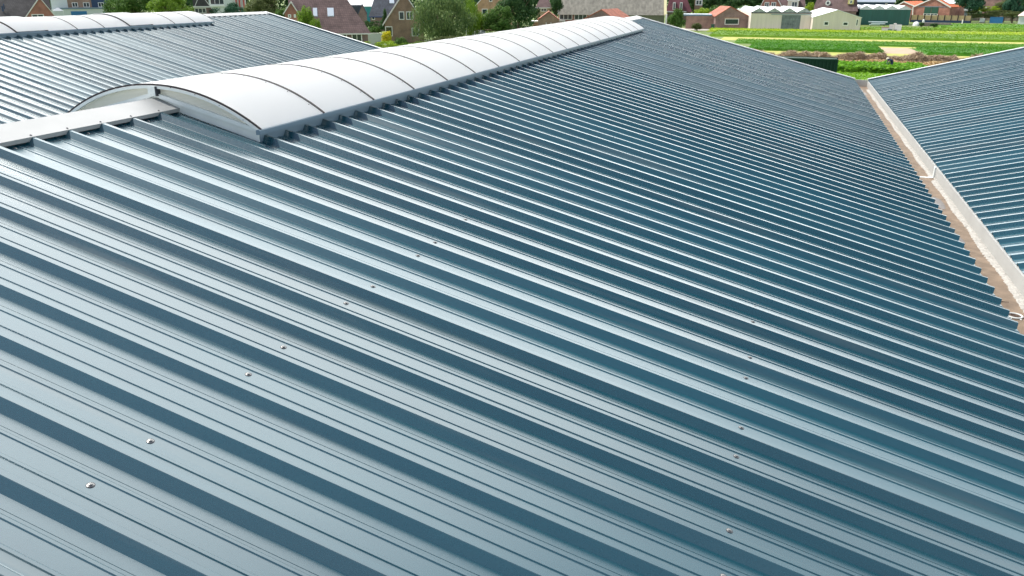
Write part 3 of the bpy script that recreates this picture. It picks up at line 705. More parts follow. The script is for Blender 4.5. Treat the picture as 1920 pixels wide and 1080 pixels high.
# 10 brown brick gable house
s, T = bhouse('brick_house', 'tall brown brick gable house with cream bargeboards and white windows beside the big willow', 'house', 757, 80)
xa, za = s.at(757, -14); gable(T, s.X(722, 60), s.X(795, 60), s.Z(720, 42), xa, za, 9, BR_BRN, T_PUR, M_FASCIA, over=.35, bw=.3)
pxwin(s, T, 748, 21.5, 758, 37, 0); pxwin(s, T, 761.5, 21.5, 775, 37, 0, mull=2); pxwin(s, T, 722.5, 49.5, 736, 68, 0, mull=1); pxwin(s, T, 772, 52, 786, 68, 0, mull=2)
# 9b garden wall
s, T = bhouse('garden_wall', 'low white rendered garden wall behind the yellow shrub', 'wall', 705, 84)
obox(T, 'wall', M_PALE, s.X(690, 70), s.X(718, 70), 0, .2, 0, s.Z(700, 63)); obox(T, 'coping', M_FASCIA, s.X(690, 70)-.03, s.X(718, 70)+.03, -.04, .24, s.Z(700, 63)+.003, s.Z(700, 63)+.08)
# 11 pale low roof peeping over the skylight
s, T = bhouse('garden_shed', 'low shed with pale grey roof peeping over the skylight below the willow', 'shed', 890, 84)
ze = s.Z(895, 70); eaves(T, s.X(876, 70), s.X(909, 70), ze, s.Z(895, 58, 2.0), 4.0, M_NAVY, mat('pale_felt_roof', (.50, .53, .56), .7), over=.15)
# 12 orange brick gable behind trees
s, T = bhouse('brick_house', 'orange brick gable house half hidden between the willow and the round tree', 'house', 912, 58)
xa, za = s.at(926, -26); gable(T, s.X(893, 20), s.X(962, 20), s.Z(893, 10), xa, za, 8, BR_ORA, T_PUR, M_FASCIA)
pxwin(s, T, 903.5, 16.5, 914, 29, 0); pxwin(s, T, 917, -6, 923, 3.5, 0)
# 15 tan house with purple roof
s, T = bhouse('brick_house', 'tan brick house with purple hipped roof and white fascia left of the big barn', 'house', 1022, 52)
eaves(T, s.X(1006, 20), s.X(1034, 20), s.Z(1022, 13), s.Z(1022, 13)+2.6, 6, BR_TAN, T_PUR, M_WFRAME, hipL=1.6, hipR=1.8)
pxwin(s, T, 1014, 15.5, 1025, 21.5, 0, mull=2)
s, T = bhouse('brick_house', 'small tan brick gable in front of the tan house', 'outbuilding', 1029, 64)
xa, za = s.at(1029, 23); gable(T, s.X(1009, 45), s.X(1048, 45), s.Z(1047, 38), xa, za, 6, BR_BRN, T_RED, None, over=.12)
for a in (1024, 1033): MB().tube((s.X(a, 45), -.2, s.Z(a, 50)), (s.X(a, 45), -.2, s.Z(a, 42)), .07).build('vent_pipe', M_WFRAME, T)
s, T = bhouse('garden_shed', 'little orange walled shed with white flat roof below the dark tree', 'shed', 1005, 62)
obox(T, 'wall', BR_ORA, s.X(999, 45), s.X(1011, 45), 0, 2.5, 0, s.Z(1005, 41.5)); obox(T, 'roof', M_WFRAME, s.X(996.5, 45), s.X(1013, 45), -.2, 2.7, s.Z(1005, 41.5)+.003, s.Z(1005, 39))
# 17 barn
s, T = bhouse('barn', 'long barn with weathered corrugated roof, brick left half and olive clad right half', 'barn', 1150, 50)
ze = s.Z(1150, 26); x0, x1 = s.X(1047, 30), s.X(1246, 30); xm = s.X(1128, 30)
oprism(T, 'brick_wall', BR_RED, [(0, -.1), (14, -.1), (14, ze), (7, ze+6.5), (0, ze)], x0, xm, 'x')
oprism(T, 'clad_wall', M_OLIVE, [(0, -.1), (14, -.1), (14, ze), (7, ze+6.5), (0, ze)], xm+.002, x1, 'x')
q = MB(); sl = 6.5/7; n = int((x1-x0+.4)/.35)          # corrugations modelled
for i in range(n+1):
    for hgt, f in ((0, 0), (.06, .5)):
        xx = x0-.2+(x1-x0+.4)*(i+f)/n
        q.v += [(xx, -.35, ze-.35*sl+.05+hgt), (xx, 7, ze+6.5+.05+hgt), (xx, 14.35, ze-.35*sl+.05+hgt)]
for i in range(2*n+1): a = 3*i; q.f += [(a, a+3, a+4, a+1), (a+1, a+4, a+5, a+2)]
q.build('roof', T_CORR, T)
for a, w_ in ((x0-.3, .3), (x1-.15, .6)):
    oprism(T, 'verge_trim', mat('cream_trim', (.62, .58, .34), .7) if a > 0 else M_FASCIA, [(-.4, ze-.4*sl+.0), (7, ze+6.45), (7, ze+6.8), (-.4, ze-.4*sl+.32)], a, a+w_, 'x')
pxwin(s, T, 1049, 25.8, 1073, 37, 0, mull=3); pxwin(s, T, 1077, 26, 1100.5, 37, 0, mull=3); pxwin(s, T, 1104, 26, 1127, 37, 0, mull=3)
MB().tube((s.X(1249, 35), -.3, 0), (s.X(1249, 35), -.3, ze), .2).build('downpipe', M_WFRAME, T)
obox(T, 'roof_patch', M_WFRAME, s.X(1046, 38), s.X(1060, 38), -1.2, -.1, s.Z(1052, 40), s.Z(1052, 37.8))
# 18 gable with red roof before the barn
s, T = bhouse('brick_house', 'low purple brick gable with pinkish red roof in front of the long barn', 'outbuilding', 1128, 60, -22)
xa, za = s.at(1128, 19); gable(T, s.X(1094, 36), s.X(1156, 36), s.Z(1094, 37), xa, za, 9, BR_PUR, T_RED, None, over=.15)
# 19 mansard house
s, T = bhouse('brick_house', 'purple mansard roofed house with two narrow white dormer windows right of the barn', 'house', 1273, 46)
x0, x1 = s.X(1249, 20), s.X(1298, 20); zb_ = s.Z(1270, 22); zt = s.Z(1270, -12)
obox(T, 'wall', BR_PUR, x0+.3, x1-.3, .3, 8, -.1, zb_-.003)
b = MB(); t0, t1 = s.X(1257, -6), s.X(1284, -6)
b.v = [(x0, 0, zb_), (x1, 0, zb_), (x1, 8, zb_), (x0, 8, zb_), (t0, 1.6, zt), (t1, 1.6, zt), (t1, 6.4, zt), (t0, 6.4, zt)]
b.f = [(3, 2, 1, 0), (4, 5, 6, 7), (0, 1, 5, 4), (1, 2, 6, 5), (2, 3, 7, 6), (3, 0, 4, 7)]
b.build('mansard_roof', tiles('plum_roof_tiles', (.20, .07, .09)), T)
for a in (1264, 1277):
    d_ = MB().box(s.X(a-2.6, 12), s.X(a+2.6, 12), -.1, 1.2, s.Z(a, 18.5), s.Z(a, 4.5)).build('dormer', M_PALE, T)
    window(T, s.X(a-2.2, 12), s.X(a+2.2, 12), s.Z(a, 18), s.Z(a, 5), y=-.1)
obox(T, 'gutter', M_WFRAME, x0-.1, s.X(1287, 20), -.3, -.003, zb_-.12, zb_+.12)
# 20 flat roofed brick garage
s, T = bhouse('garage', 'flat roofed pink brick garage between the dark tree and the gable shed', 'garage', 1310, 54)
obox(T, 'wall', brickmat('pink_brick', (.36, .19, .14), (.30, .155, .12), (.34, .27, .22)), s.X(1286, 40), s.X(1339, 40), 0, 6, -.1, s.Z(1310, 30))
obox(T, 'roof', M_EDGE, s.X(1281, 28), s.X(1335, 28), -.3, 6.2, s.Z(1310, 30)+.003, s.Z(1310, 26.8))
s, T = bhouse('waste_bin', 'dark green bin standing at the right end of the pink brick garage', 'bin', 1336, 55)
oprism(T, 'body', M_DKGREEN, [(-.32, .1), (.32, .1), (.38, 1.0), (-.38, 1.0)], -.35, .35); obox(T, 'lid', M_DKGREEN, -.41, .41, -.4, .4, 1.003, 1.09)
MB().tube((-.36, .3, .1), (.36, .3, .1), .1, n=12).build('wheels', M_BLKSC, T)
# 21 house fragment behind
s, T = bhouse('brick_house', 'narrow brick house end with white balcony frame behind the yellow green shrub', 'house', 1311, 44)
obox(T, 'wall', BR_BRN, s.X(1302, 10), s.X(1317, 10), 0, 7, -.1, s.Z(1310, -14)); pxwin(s, T, 1304, -1, 1317, 10, 0, mull=2, fw_=.25)
# 22 gable shed
s, T = bhouse('brick_shed', 'brown brick gable shed with red tiled roof and one wide window', 'shed', 1370, 55, 16)
xa, za = s.at(1370, 13.5); gable(T, s.X(1341, 45), s.X(1402, 45), s.Z(1341, 31), xa, za, 8, BR_PUR, T_RED, None, over=.2)
pxwin(s, T, 1359, 35, 1385, 46, 0, mull=1); obox(T, 'lintel', BR_ORA, s.X(1358, 34), s.X(1386, 34), -.05, -.003, s.Z(1372, 34.8), s.Z(1372, 33.2))
# 23 twin gabled house behind greenhouse
s, T = bhouse('brick_house', 'red brick house with white bargeboards and pair of white windows behind the cream greenhouse', 'house', 1445, 46)
xa, za = s.at(1445, -24); gable(T, s.X(1426, 10), s.X(1466, 10), s.Z(1466, 12), xa, za, 6, BR_RED, T_PUR, M_FASCIA, bw=.35)
pxwin(s, T, 1433.5, 4, 1442, 14, 0, mull=2); pxwin(s, T, 1446, 4, 1455, 14, 0, mull=2)
ze = s.Z(1490, 20, 1); eaves(T, s.X(1462, 10), s.X(1512, 10), ze, ze+5.5, 9, BR_RED, T_PUR, None, y0=1.6, hipR=1.5)
dx0, dx1 = s.X(1477, 10, .6), s.X(1497, 10, .6)
obox(T, 'dormer', M_CREAM, dx0, dx1, .6, 4, s.Z(1490, 17), s.Z(1490, 2)); pxwin(s, T, 1484, 3, 1495, 15, .6, mull=2)
obox(T, 'dormer_roof', M_FASCIA, dx0-.2, dx1+.2, .4, 4.2, s.Z(1490, 2)+.003, s.Z(1490, 0))
# 24 cream greenhouse with four glass gables
def sawtooth(s, T, pl, pr, ptop, papex, nt_, wallm, roofm, glassm, depth, sidem=None):
    x0, x1 = s.X(pl, ptop+10), s.X(pr, ptop+10); zt = s.Z((pl+pr)/2, ptop); za = s.Z((pl+pr)/2, papex)
    obox(T, 'wall', wallm, x0, x1, 0, depth, -.1, zt)
    w = (x1-x0)/nt_
    for i in range(nt_):
        a = x0+i*w
        ga = oprism(T, 'gable_glazing', glassm, [(a+.05, zt+.004), (a+w-.05, zt+.004), (a+w/2, za-.02)], .05, .12)
        for sg in (-1, 1):
            e = a+w/2+sg*(w/2-.01); oprism(T, 'roof', roofm, [(a+w/2, za), (e, zt+.01), (e, zt+.07), (a+w/2, za+.07)], -.02, depth)
    return x0, x1, zt
s, T = bhouse('greenhouse', 'cream sheeted greenhouse with four small glass gables and big glazed sliding door', 'greenhouse', 1465, 57, 10)
x0, x1, zt = sawtooth(s, T, 1408, 1521.5, 23.5, 15.5, 4, M_CREAM, M_GLZ, M_GLZ, 26)
obox(T, 'top_rail', M_BAR, x0-.05, x1+.05, -.06, -.003, zt-.18, zt+.0)
pxwin(s, T, 1465, 28.5, 1500, 57.5, 0, mull=7, rows=6, frame=mat('rusty_grey_frame', (.13, .17, .17), .7), pane=mat('dusty_glass', (.16, .20, .20), .2, var=.4, vscale=1.2), name='sliding_door', fw_=.14)
obox(T, 'door_track', mat('grey_track', (.28, .36, .36), .6), s.X(1446, 27), s.X(1520, 27), -.16, -.061, s.Z(1480, 28), s.Z(1480, 26.4))
for i in range(1, 40):
    pass
# 25 cream shed
s, T = bhouse('cream_shed', 'cream sheeted shed with white gable roof and two small square windows', 'shed', 1570, 59.3, 9)
xa, za = s.at(1571, 19.5); gable(T, s.X(1523.5, 45), s.X(1613.5, 45), s.Z(1523, 33), xa, za, 22, M_CREAM, M_WROOF, None, over=.12, th=.12)
pxwin(s, T, 1544.5, 40, 1554, 48, 0, fw_=.16); pxwin(s, T, 1580, 41, 1590.5, 48.3, 0, fw_=.16); pxwin(s, T, 1605, 36, 1609, 48.5, 0, fw_=.1, name='louvre')
# 26 purple roof house and navy building behind
s, T = bhouse('brick_house', 'house with broad purple roof, round white dormer and yellow end dormer', 'house', 1560, 46)
ze = s.Z(1560, 19); rf, (yf, zo, sl) = eaves(T, s.X(1525, 20), s.X(1606, 20), ze, ze+5.2, 9, BR_PUR, T_PUR, None, hipL=1.6, hipR=1)
q = MB(); xx, zz = s.at(1552.5, 5.5, .9); q.tube((xx, .7, zz), (xx, 3, zz), .62, .62, 16); dd = q.build('round_dormer', M_WFRAME, T)
q = MB(); q.tube((xx, .66, zz), (xx, .69, zz), .3, .3, 16); q.build('pane', M_GLASS, dd)
obox(T, 'yellow_dormer', mat('yellow_boarding', (.62, .56, .22), .7), s.X(1590, 4, .5), s.X(1601, 4, .5), .5, 3.5, s.Z(1595, 8), s.Z(1595, -6)); pxwin(s, T, 1593.5, 0, 1598, 6.5, .5, fw_=.1, pane=M_DKGREEN)
s, T = bhouse('navy_building', 'long navy walled building with grey blue roof behind the green shed', 'building', 1640, 36)
ze = s.Z(1640, 3.5); eaves(T, s.X(1603, 5), s.X(1677, 5), ze, ze+2.5, 9, M_NAVY, mat('grey_blue_roof', (.30, .34, .40), .5), M_EDGE)
pxwin(s, T, 1660, 6, 1664, 9, 0)
# 27 green shed
s, T = bhouse('green_shed', 'dark green sheeted shed with white saw tooth roof of four peaks', 'shed', 1660, 47, 14)
x0, x1, zt = sawtooth(s, T, 1611, 1707, 17, 11, 4, M_GRN, M_WROOF, M_PALE, 16)
obox(T, 'gutter', M_ALU, x0-.05, x1+.15, -.12, -.023, zt-.12, zt+.0)
s, T = bhouse('lean_to', 'low clutter filled lean-to at the left end of the green shed', 'lean-to', 1598, 45)
obox(T, 'wall', mat('weathered_boards', (.30, .24, .19), .9, var=.4, vscale=2), s.X(1582, 28), s.X(1611, 28), 0, 4, 0, s.Z(1597, 25)); obox(T, 'roof', M_GRN, s.X(1584, 20), s.X(1611, 20), 1, 4.1, s.Z(1597, 25)+.003, s.Z(1597, 14.5)); 
# 28 orange roofed barn
s, T = bhouse('brick_barn', 'red brick barn with bright orange roof, cream bargeboards and dark green doors', 'barn', 1747, 39.5, -16)
xa, za = s.at(1752, -4); rf = gable(T, s.X(1713, 20), s.X(1781, 20), s.Z(1781, 13.5), xa, za, 15, BR_RED, T_ORA, M_FASCIA, bw=.35, over=.2)
xl, zl = s.at(1695, 3.5); gable(T, s.X(1680, 20), s.X(1712.5, 20), s.Z(1712, 11.5), xl, zl, 15, BR_RED, T_ORA, M_FASCIA, bw=.3, names=('annex_wall', 'annex_roof'), over=.12)
obox(T, 'door', M_DKGREEN, s.X(1733, 20), s.X(1745.6, 20), -.08, -.003, s.Z(1745, 25.5), s.Z(1745, 13.5)); obox(T, 'door', M_DKGREEN, s.X(1746.4, 20), s.X(1759, 20), -.08, -.003, s.Z(1745, 25.5), s.Z(1745, 13.5))
pxwin(s, T, 1731.5, 25.3, 1758, 29, 0, mull=4)
obox(T, 'beam', M_EDGE, s.X(1722, 12), s.X(1775, 12), -.05, -.003, s.Z(1745, 13.2), s.Z(1745, 12))
MB().tube((s.X(1712.5, 15), -.3, s.Z(1712, 13)), (s.X(1713.5, 25), -.3, 0), .12).build('downpipe', M_WFRAME, T)
xe = s.X(1781, 14); sl_ = (s.Z(1781, 13.5)-za)/(xe-xa)
oprism(T, 'solar_panel', M_SOLAR, [(xa+1.0, za+.3+sl_*1.0), (xe-1.0, za+.3+sl_*(xe-xa-1.0)), (xe-1.0, za+.38+sl_*(xe-xa-1.0)), (xa+1.0, za+.38+sl_*1.0)], 2.5, 12.5)
# fences
s = Site(1763, 42.5, 4)
F = thing('panel_fence', 'fence of nine square beige panels between dark posts on a dark base', 'fence', s.O, s.rz)
xs = [s.X(1707.5+(1821-1707.5)*i/9, 36) for i in range(10)]; z0, z1 = s.Z(1763, 38), s.Z(1763, 28.8)
for i in range(9): obox(F, 'fence_panel', M_BEIGE, xs[i]+.12, xs[i+1]-.12, 0, .08, z0, z1)
for x in xs: obox(F, 'post', M_BAR, x-.11, x+.11, -.06, .14, 0, z1+.1)
obox(F, 'base_board', M_NAVY, xs[0]+.12, xs[-1]-.12, -.30, -.07, 0, z0-.003)
s = Site(1872, 40, 3)
F = thing('mesh_fence', 'grey brown boarded fence running right behind the blue container', 'fence', s.O, s.rz)
xs = [s.X(1823+12*i, 36) for i in range(11)]; z1 = s.Z(1872, 30.3)
for i in range(10): obox(F, 'fence_panel', mat('grey_brown_boards', (.30, .25, .20), .9, var=.25, vscale=1.5), xs[i]+.06, xs[i+1]-.06, 0, .06, .1, z1)
for x in xs: obox(F, 'post', M_BAR, x-.055, x+.055, -.05, .12, 0, z1+.15)
# blue container, pallet tank
def container(name, label, s, px0, px1, ptop, pbot, m_, ribs, depth, trim):
    T = thing(name, label, 'container', s.O, s.rz); x0, x1 = s.X(px0, ptop+4), s.X(px1, ptop+4); z1 = s.Z((px0+px1)/2, ptop); z0 = .12
    b = MB(); n = ribs*2
    for i in range(n+1):                         # pressed side sheet
        xa_ = x0+.08+(x1-x0-.16)*i/n; yo = 0 if i % 2 else .05
        b.v += [(xa_, yo, z0), (xa_, yo, z1-.1)]
        if i < n: xb = x0+.08+(x1-x0-.16)*(i+.7)/n; b.v += [(xb, yo, z0), (xb, yo, z1-.1)]
    k = len(b.v)//2
    b.f = [(2*i, 2*i+2, 2*i+3, 2*i+1) for i in range(k-1)]
    b.box(x0+.08, x1-.08, .06, depth-.05, z0, z1-.1)
    b.build('body', m_, T)
    f = MB()
    for x in (x0, x1-.1):
        for y in (-.01, depth-.09): f.box(x, x+.1, y, y+.1, 0, z1)
    f.box(x0+.1, x1-.1, -.008, .09, z1-.12, z1-.002); f.box(x0+.1, x1-.1, -.008, .09, 0, .13); f.box(x0+.1, x1-.1, depth-.09, depth-.0, z1-.12, z1-.002)
    f.build('frame', trim, T)
    for z in ():
        pass
    obox(T, 'top_sheet', m_, x0+.1, x1-.1, .09, depth-.09, z1-.1, z1-.04)
    return T, x0, x1, z1
s = Site(1868, 43.5); container('blue_container', 'blue ribbed skip standing on the grass before the boarded fence', s, 1856, 1881, 32, 43, M_BLUE, 8, 2.4, M_BLUE)
s = Site(1841, 43); T = thing('liquid_tank', 'pale grey caged tank on the grass left of the blue skip', 'tank', s.O, s.rz)
x0, x1, z1 = s.X(1837, 38), s.X(1846.5, 38), s.Z(1841, 34.5)
obox(T, 'tank', M_PALE, x0+.06, x1-.06, .06, 1, .18, z1-.05)
b = MB()
for i in range(6): xx = x0+(x1-x0)*i/5; b.tube((xx, 0, .15), (xx, 0, z1), .025)
for zz in (.2, z1*.5, z1): b.tube((x0, 0, zz), (x1, 0, zz), .025)
b.build('cage', M_ALU, T); obox(T, 'pallet', M_BAR, x0, x1, 0, 1.05, 0, .14)
# small white shed beside the orange barn, and the roof at the right margin
s, T = bhouse('garden_shed', 'small grey shed with white flat roof right of the orange roofed barn', 'shed', 1815, 39.5)
obox(T, 'wall', mat('grey_boards', (.24, .28, .30), .8), s.X(1808, 25), s.X(1821, 25), 0, 3, 0, s.Z(1815, 20)); obox(T, 'roof', M_WROOF, s.X(1807, 20), s.X(1822.5, 20), -.2, 3.2, s.Z(1815, 20)+.003, s.Z(1815, 17.3))
s, T = bhouse('pale_building', 'pale pink roofed building at the right edge of the view', 'building', 1925, 46)
eaves(T, s.X(1911, 30), s.X(1950, 30), s.Z(1920, 30), s.Z(1920, 30)+1.0, 6, M_PALE, mat('pale_pink_roof', (.62, .50, .45), .7), hipL=1.2)
s, T = bhouse('brick_house', 'pinkish brick house half hidden by trees at upper right', 'house', 1868, 36)
eaves(T, s.X(1844, 10), s.X(1890, 10), s.Z(1868, -10), s.Z(1868, -10)+3, 9, brickmat('rose_brick', (.36, .18, .17), (.30, .15, .14), (.34, .25, .22)), T_PUR)
MB().tube((s.X(1849, 15), -2, s.Z(1849, 20)), (s.X(1849, 15), -2, s.Z(1849, 13)), .14).build('white_post', M_WFRAME, T)

# dark green container close behind the hall
s = Site(1571.5, 152, 0)
s.rz = math.atan2(0, 1)+R(-2); s.ex = Vector((math.cos(s.rz), math.sin(s.rz), 0)); s.ey = Vector((-math.sin(s.rz), math.cos(s.rz), 0))
T, cx0, cx1, cz1 = container('shipping_container', 'dark green shipping container standing just beyond the verge of the roof', s, 1450, 1572, 109.5, 150, mat('container_green', (.010, .036, .024), .75, spec=.15), 17, 2.44, mat('container_frame_green', (.014, .05, .032), .8, spec=.15))

# pallets, tank and boxes near the green shed
def crates():
    def bx(px0, px1, ptop, pbot, name, label, cat, m_, d=.9, extra=None):
        s = Site((px0+px1)/2, pbot); T = thing(name, label, cat, s.O, s.rz)
        x0, x1, z1 = s.X(px0, (ptop+pbot)/2), s.X(px1, (ptop+pbot)/2), s.Z((px0+px1)/2, ptop)
        obox(T, 'body', m_, x0, x1, 0, d, .1, z1)
        b = MB()
        if extra == 'slats':
            n = 6
            for i in range(n): xx = x0+(x1-x0)*(i+.5)/n; b.box(xx-.07, xx+.07, -.06, -.003, .1, z1+.02)
            b.build('slats', M_WFRAME, T)
        else:
            b.box(x0-.04, x1+.04, -.04, d+.04, z1+.003, z1+.09); b.build('lid', extra or m_, T)
        obox(T, 'pallet', M_BAR, x0, x1, 0, d, 0, .097)
    W_ = mat('off_white_box', (.60, .60, .54), .7, var=.1, vscale=1)
    bx(1653, 1666, 52, 60, 'storage_box', 'low off-white box with brown lid left of the pallet stack', 'box', W_, 1.2, mat('brown_lid', (.22, .10, .06), .8))
    bx(1667, 1674.5, 47.5, 59.5, 'storage_box', 'tall cream box between the low box and the slatted crate', 'box', W_, 1.2)
    bx(1675, 1680, 45, 59.0, 'storage_box', 'narrow tallest cream box at the back of the stack', 'box', W_, 1.2)
    bx(1678, 1690, 46.5, 60.5, 'slatted_crate', 'white slatted crate at the right end of the stack', 'crate', mat('crate_shade', (.42, .34, .40), .8), 1.1, 'slats')
    bx(1664.5, 1672.5, 55, 61, 'plastic_tub', 'blue grey tub standing in front of the cream boxes', 'tub', mat('tub_blue', (.13, .18, .26), .6), .8)
    bx(1675.5, 1680.5, 56.3, 61, 'plastic_tub', 'small dark tub in front of the slatted crate', 'tub', mat('tub_dark', (.10, .13, .16), .6), .6)
crates()
s = Site(1645, 48); T = thing('sheet_stack', 'pale blue white sheets lying against the foot of the green shed', 'sheets', s.O, s.rz)
for i, (a, c, y, z) in enumerate(((1628, 1664, 0, .75), (1633, 1660, -.4, .35), (1630, 1650, -.2, .1))):
    MB().box(s.X(a, 44), s.X(c, 44), y, y+.5, z, z+.22).build('sheet', mat('white_blue_sheet', (.62, .72, .74), .5), T)
MB().box(s.X(1632, 44), s.X(1634, 44), -.1, .3, 0, .74).build('trestle', M_BAR, T); MB().box(s.X(1657, 44), s.X(1659, 44), -.1, .3, 0, .74).build('trestle', M_BAR, T)
s = Site(1770, 49.5); T = thing('timber_pile', 'long low pile of grey weathered timber below the panel fence', 'timber', s.O, s.rz)
x0, x1 = s.X(1727, 47), s.X(1788, 47)
for i in range(9):
    y = -.3*(i % 3); z = .14+.27*(i//3); MB().tube((x0+random.uniform(0, 1.2), y, z), (x1-random.uniform(0, 1.5), y+.05, z), .14, .12).build('log', mat('weathered_timber', (.20, .17, .16), .9, var=.3, vscale=2), T)
def tarp(px, py, w, h, label):
    s = Site(px, py); rnd = random.Random(int(px)); b = MB(); n = 10
    for j in range(5):
        for i in range(n):
            a = 2*math.pi*i/n; f = math.cos(j/4*math.pi/2); b.v.append((w/2*f*math.cos(a)*(1+rnd.uniform(-.15, .15)), w/2*f*math.sin(a), h*math.sin(j/4*math.pi/2)*(1+rnd.uniform(-.1, .1))))
    for j in range(4):
        for i in range(n): b.f.append((j*n+i, j*n+(i+1) % n, (j+1)*n+(i+1) % n, (j+1)*n+i))
    o = b.build('tarpaulin', mat('white_tarpaulin', (.70, .72, .72), .6)); o.location = s.O; o.rotation_euler = (0, 0, s.rz); tag(o, label, 'tarpaulin')
tarp(1717.5, 48.5, 1.7, 1.0, 'heap under white tarpaulin beside the first round bush')
tarp(1731, 42.5, .7, .9, 'small white sack leaning near the dark fence base')
tarp(1767, 40, .8, .5, 'white bag on the dark base of the panel fence')
s = Site(1804, 44.5); b = MB(); b.tube((0, 0, 0), (0, 0, .9), .14, .12, 10); b.tube((0, 0, .9), (0, 0, 1.0), .12, .03, 10)
o = b.build('marker_post', M_WFRAME); o.location = s.O; tag(o, 'short white marker post in front of the right end of the panel fence', 'post')

# ------------------------------------------------------------------ trees and shrubs
M_BARK = mat('tree_bark', (.10, .075, .05), .95, var=.3, vscale=4)
LEAF = {'dark': leafmat('dark_foliage', (.016, .058, .022), (.075, .15, .045)), 'mid': leafmat('mid_foliage', (.035, .10, .02), (.13, .23, .05)),
        'willow': leafmat('willow_foliage', (.06, .115, .04), (.17, .24, .08)), 'light': leafmat('light_foliage', (.08, .17, .015), (.22, .34, .04)),
        'yellow': leafmat('yellow_foliage', (.40, .38, .01), (.75, .68, .05)), 'olive': leafmat('olive_foliage', (.07, .10, .035), (.17, .20, .075)),
        'blue': leafmat('blue_green_foliage', (.018, .07, .045), (.06, .15, .08)), 'lime': leafmat('lime_foliage', (.18, .30, .02), (.40, .52, .05))}
CR = {}
def crown_mesh(shape, seed, n, leaf):
    key = (shape, seed, n, leaf)
    if key in CR: return CR[key]
    rnd = random.Random(seed); b = MB(); cl = []
    nc = 46 if shape != 'willow' else 60
    for _ in range(nc):
        while True:
            v = Vector((rnd.uniform(-1, 1), rnd.uniform(-1, 1), rnd.uniform(-1, 1)))
            if .25 < v.length < 1: break
        v = v.normalized()*(.45+.42*rnd.random()); r = rnd.uniform(.20, .36)
        if shape == 'cone': v.x *= (1-(v.z+1)/2*.75); v.y *= (1-(v.z+1)/2*.75); r *= .8
        if shape == 'hedge': v = Vector((rnd.uniform(-.95, .95), rnd.uniform(-.8, .8), rnd.uniform(-.8, .8))); r = .25
        cl.append((v, r))
    for i in range(n):
        c, r = cl[rnd.randrange(len(cl))]
        d = Vector((rnd.gauss(0, 1), rnd.gauss(0, 1), rnd.gauss(0, 1))).normalized(); q = c+d*(r*(.55+.45*rnd.random()**.5))
        if shape == 'willow' and rnd.random() < .5: q = q+Vector((0, 0, -rnd.uniform(0, .28)))
        nrm = (d+Vector((rnd.uniform(-1, 1), rnd.uniform(-1, 1), rnd.uniform(-.2, 1.0)))*.8).normalized()
        a = nrm.orthogonal().normalized(); w = nrm.cross(a); t = rnd.uniform(0, 6.28); s_ = leaf*rnd.uniform(.6, 1.4)
        e1 = (a*math.cos(t)+w*math.sin(t))*s_; e2 = (w*math.cos(t)-a*math.sin(t))*s_*.6
        if shape == 'willow': e1 = e1*.5+Vector((0, 0, -s_*1.0)); e2 *= .6
        b.poly([q-e1, q-e2*.9, q+e1, q+e2])
    me = bpy.data.meshes.new('crown'); me.from_pydata(b.v, [], b.f); CR[key] = me; return me
TREE_N = 0
def tree(label, px, pyb, px0, px1, ptop, pbot, kind='mid', shape='round', name='tree', cat='tree', n=5200, leaf=.055, dist_extra=0, group=None):
    """pyb: row where it stands; crown spans px0..px1, ptop..pbot in the photo"""
    global TREE_N; TREE_N += 1
    s = Site(px, pyb); T = thing(name, label, cat, s.O, s.rz, group); py = (ptop+pbot)/2
    x0, x1 = s.X(px0, py), s.X(px1, py); z0, z1 = s.Z(px, pbot), s.Z(px, ptop); z0 = max(z0, .05)
    hx, hz = (x1-x0)/2, (z1-z0)/2; cx, cz = (x0+x1)/2, (z0+z1)/2; hy = hx if shape != 'hedge' else min(hx, 1.2)
    me = crown_mesh(shape, TREE_N % 4, n, leaf).copy(); me.materials.clear(); me.materials.append(LEAF[kind])
    c = bpy.data.objects.new('crown', me); COL.objects.link(c); c.parent = T; c.location = (cx, 0, cz)
    c.scale = (hx/.98, hy/.98, hz/.98); c.rotation_euler = (0, 0, 0 if shape == 'hedge' else 0)
    b = MB(); r = max(.05, min(.28, hx*.09)); b.tube((cx*.6, 0, -.05), (cx, 0, cz), r, r*.6, 8)
    rnd = random.Random(TREE_N)
    for k in range(6):
        a = k*1.05; zz = z0*.7+.3*cz+rnd.uniform(0, .3)*hz
        b.tube((cx*.8, 0, zz), (cx+math.cos(a)*hx*.6, math.sin(a)*hy*.6, cz+rnd.uniform(-.1, .6)*hz), r*.45, r*.12, 6)
    b.build('trunk', M_BARK, T)
    return T
tree('dark green tree between the red gable and the white row', 88, 58, 78, 97, -14, 24, 'dark')
tree('large dark tree left of centre behind the left skylight', 250, 66, 205, 300, -24, 40, 'mid', n=9000, leaf=.045)
tree('bushy tree whose crown reaches down to the left skylight', 205, 58, 190, 240, -6, 36, 'mid')
tree('broad tree right of the large dark tree, lighter green', 320, 68, 275, 365, -20, 42, 'light', n=7000, leaf=.045)
tree('tall tree behind the two broad trees', 285, 50, 240, 340, -40, 20, 'dark', n=7000)
tree('dark hedge behind the far end of the left roof', 432, 60, 398, 468, 12, 40, 'blue', 'hedge', 'hedge', 'hedge', n=7000)
tree('dark bush rising out of the hedge', 436, 58, 422, 452, 3, 30, 'blue')
tree('big olive green tree left of the purple roofed house', 492, 76, 458, 534, -18, 50, 'olive', n=9000, leaf=.045)
tree('olive bush at the left foot of the brick gable', 530, 84, 514, 547, 14, 48, 'mid')
tree('upright bright green tree in front of the purple roof', 577, 104, 556, 590, 10, 64, 'light', 'round', n=6000)
tree('smaller bright green bush right of the upright one', 594, 106, 578, 606, 33, 76, 'light', n=4500)
tree('dark conifer in front of the slate roofed house', 722, 72, 712, 732, 17, 66, 'dark', 'cone')
tree('clipped dark hedge behind the garden wall', 702, 68, 686, 722, 38, 58, 'dark', 'hedge', 'hedge', 'hedge', n=5000)
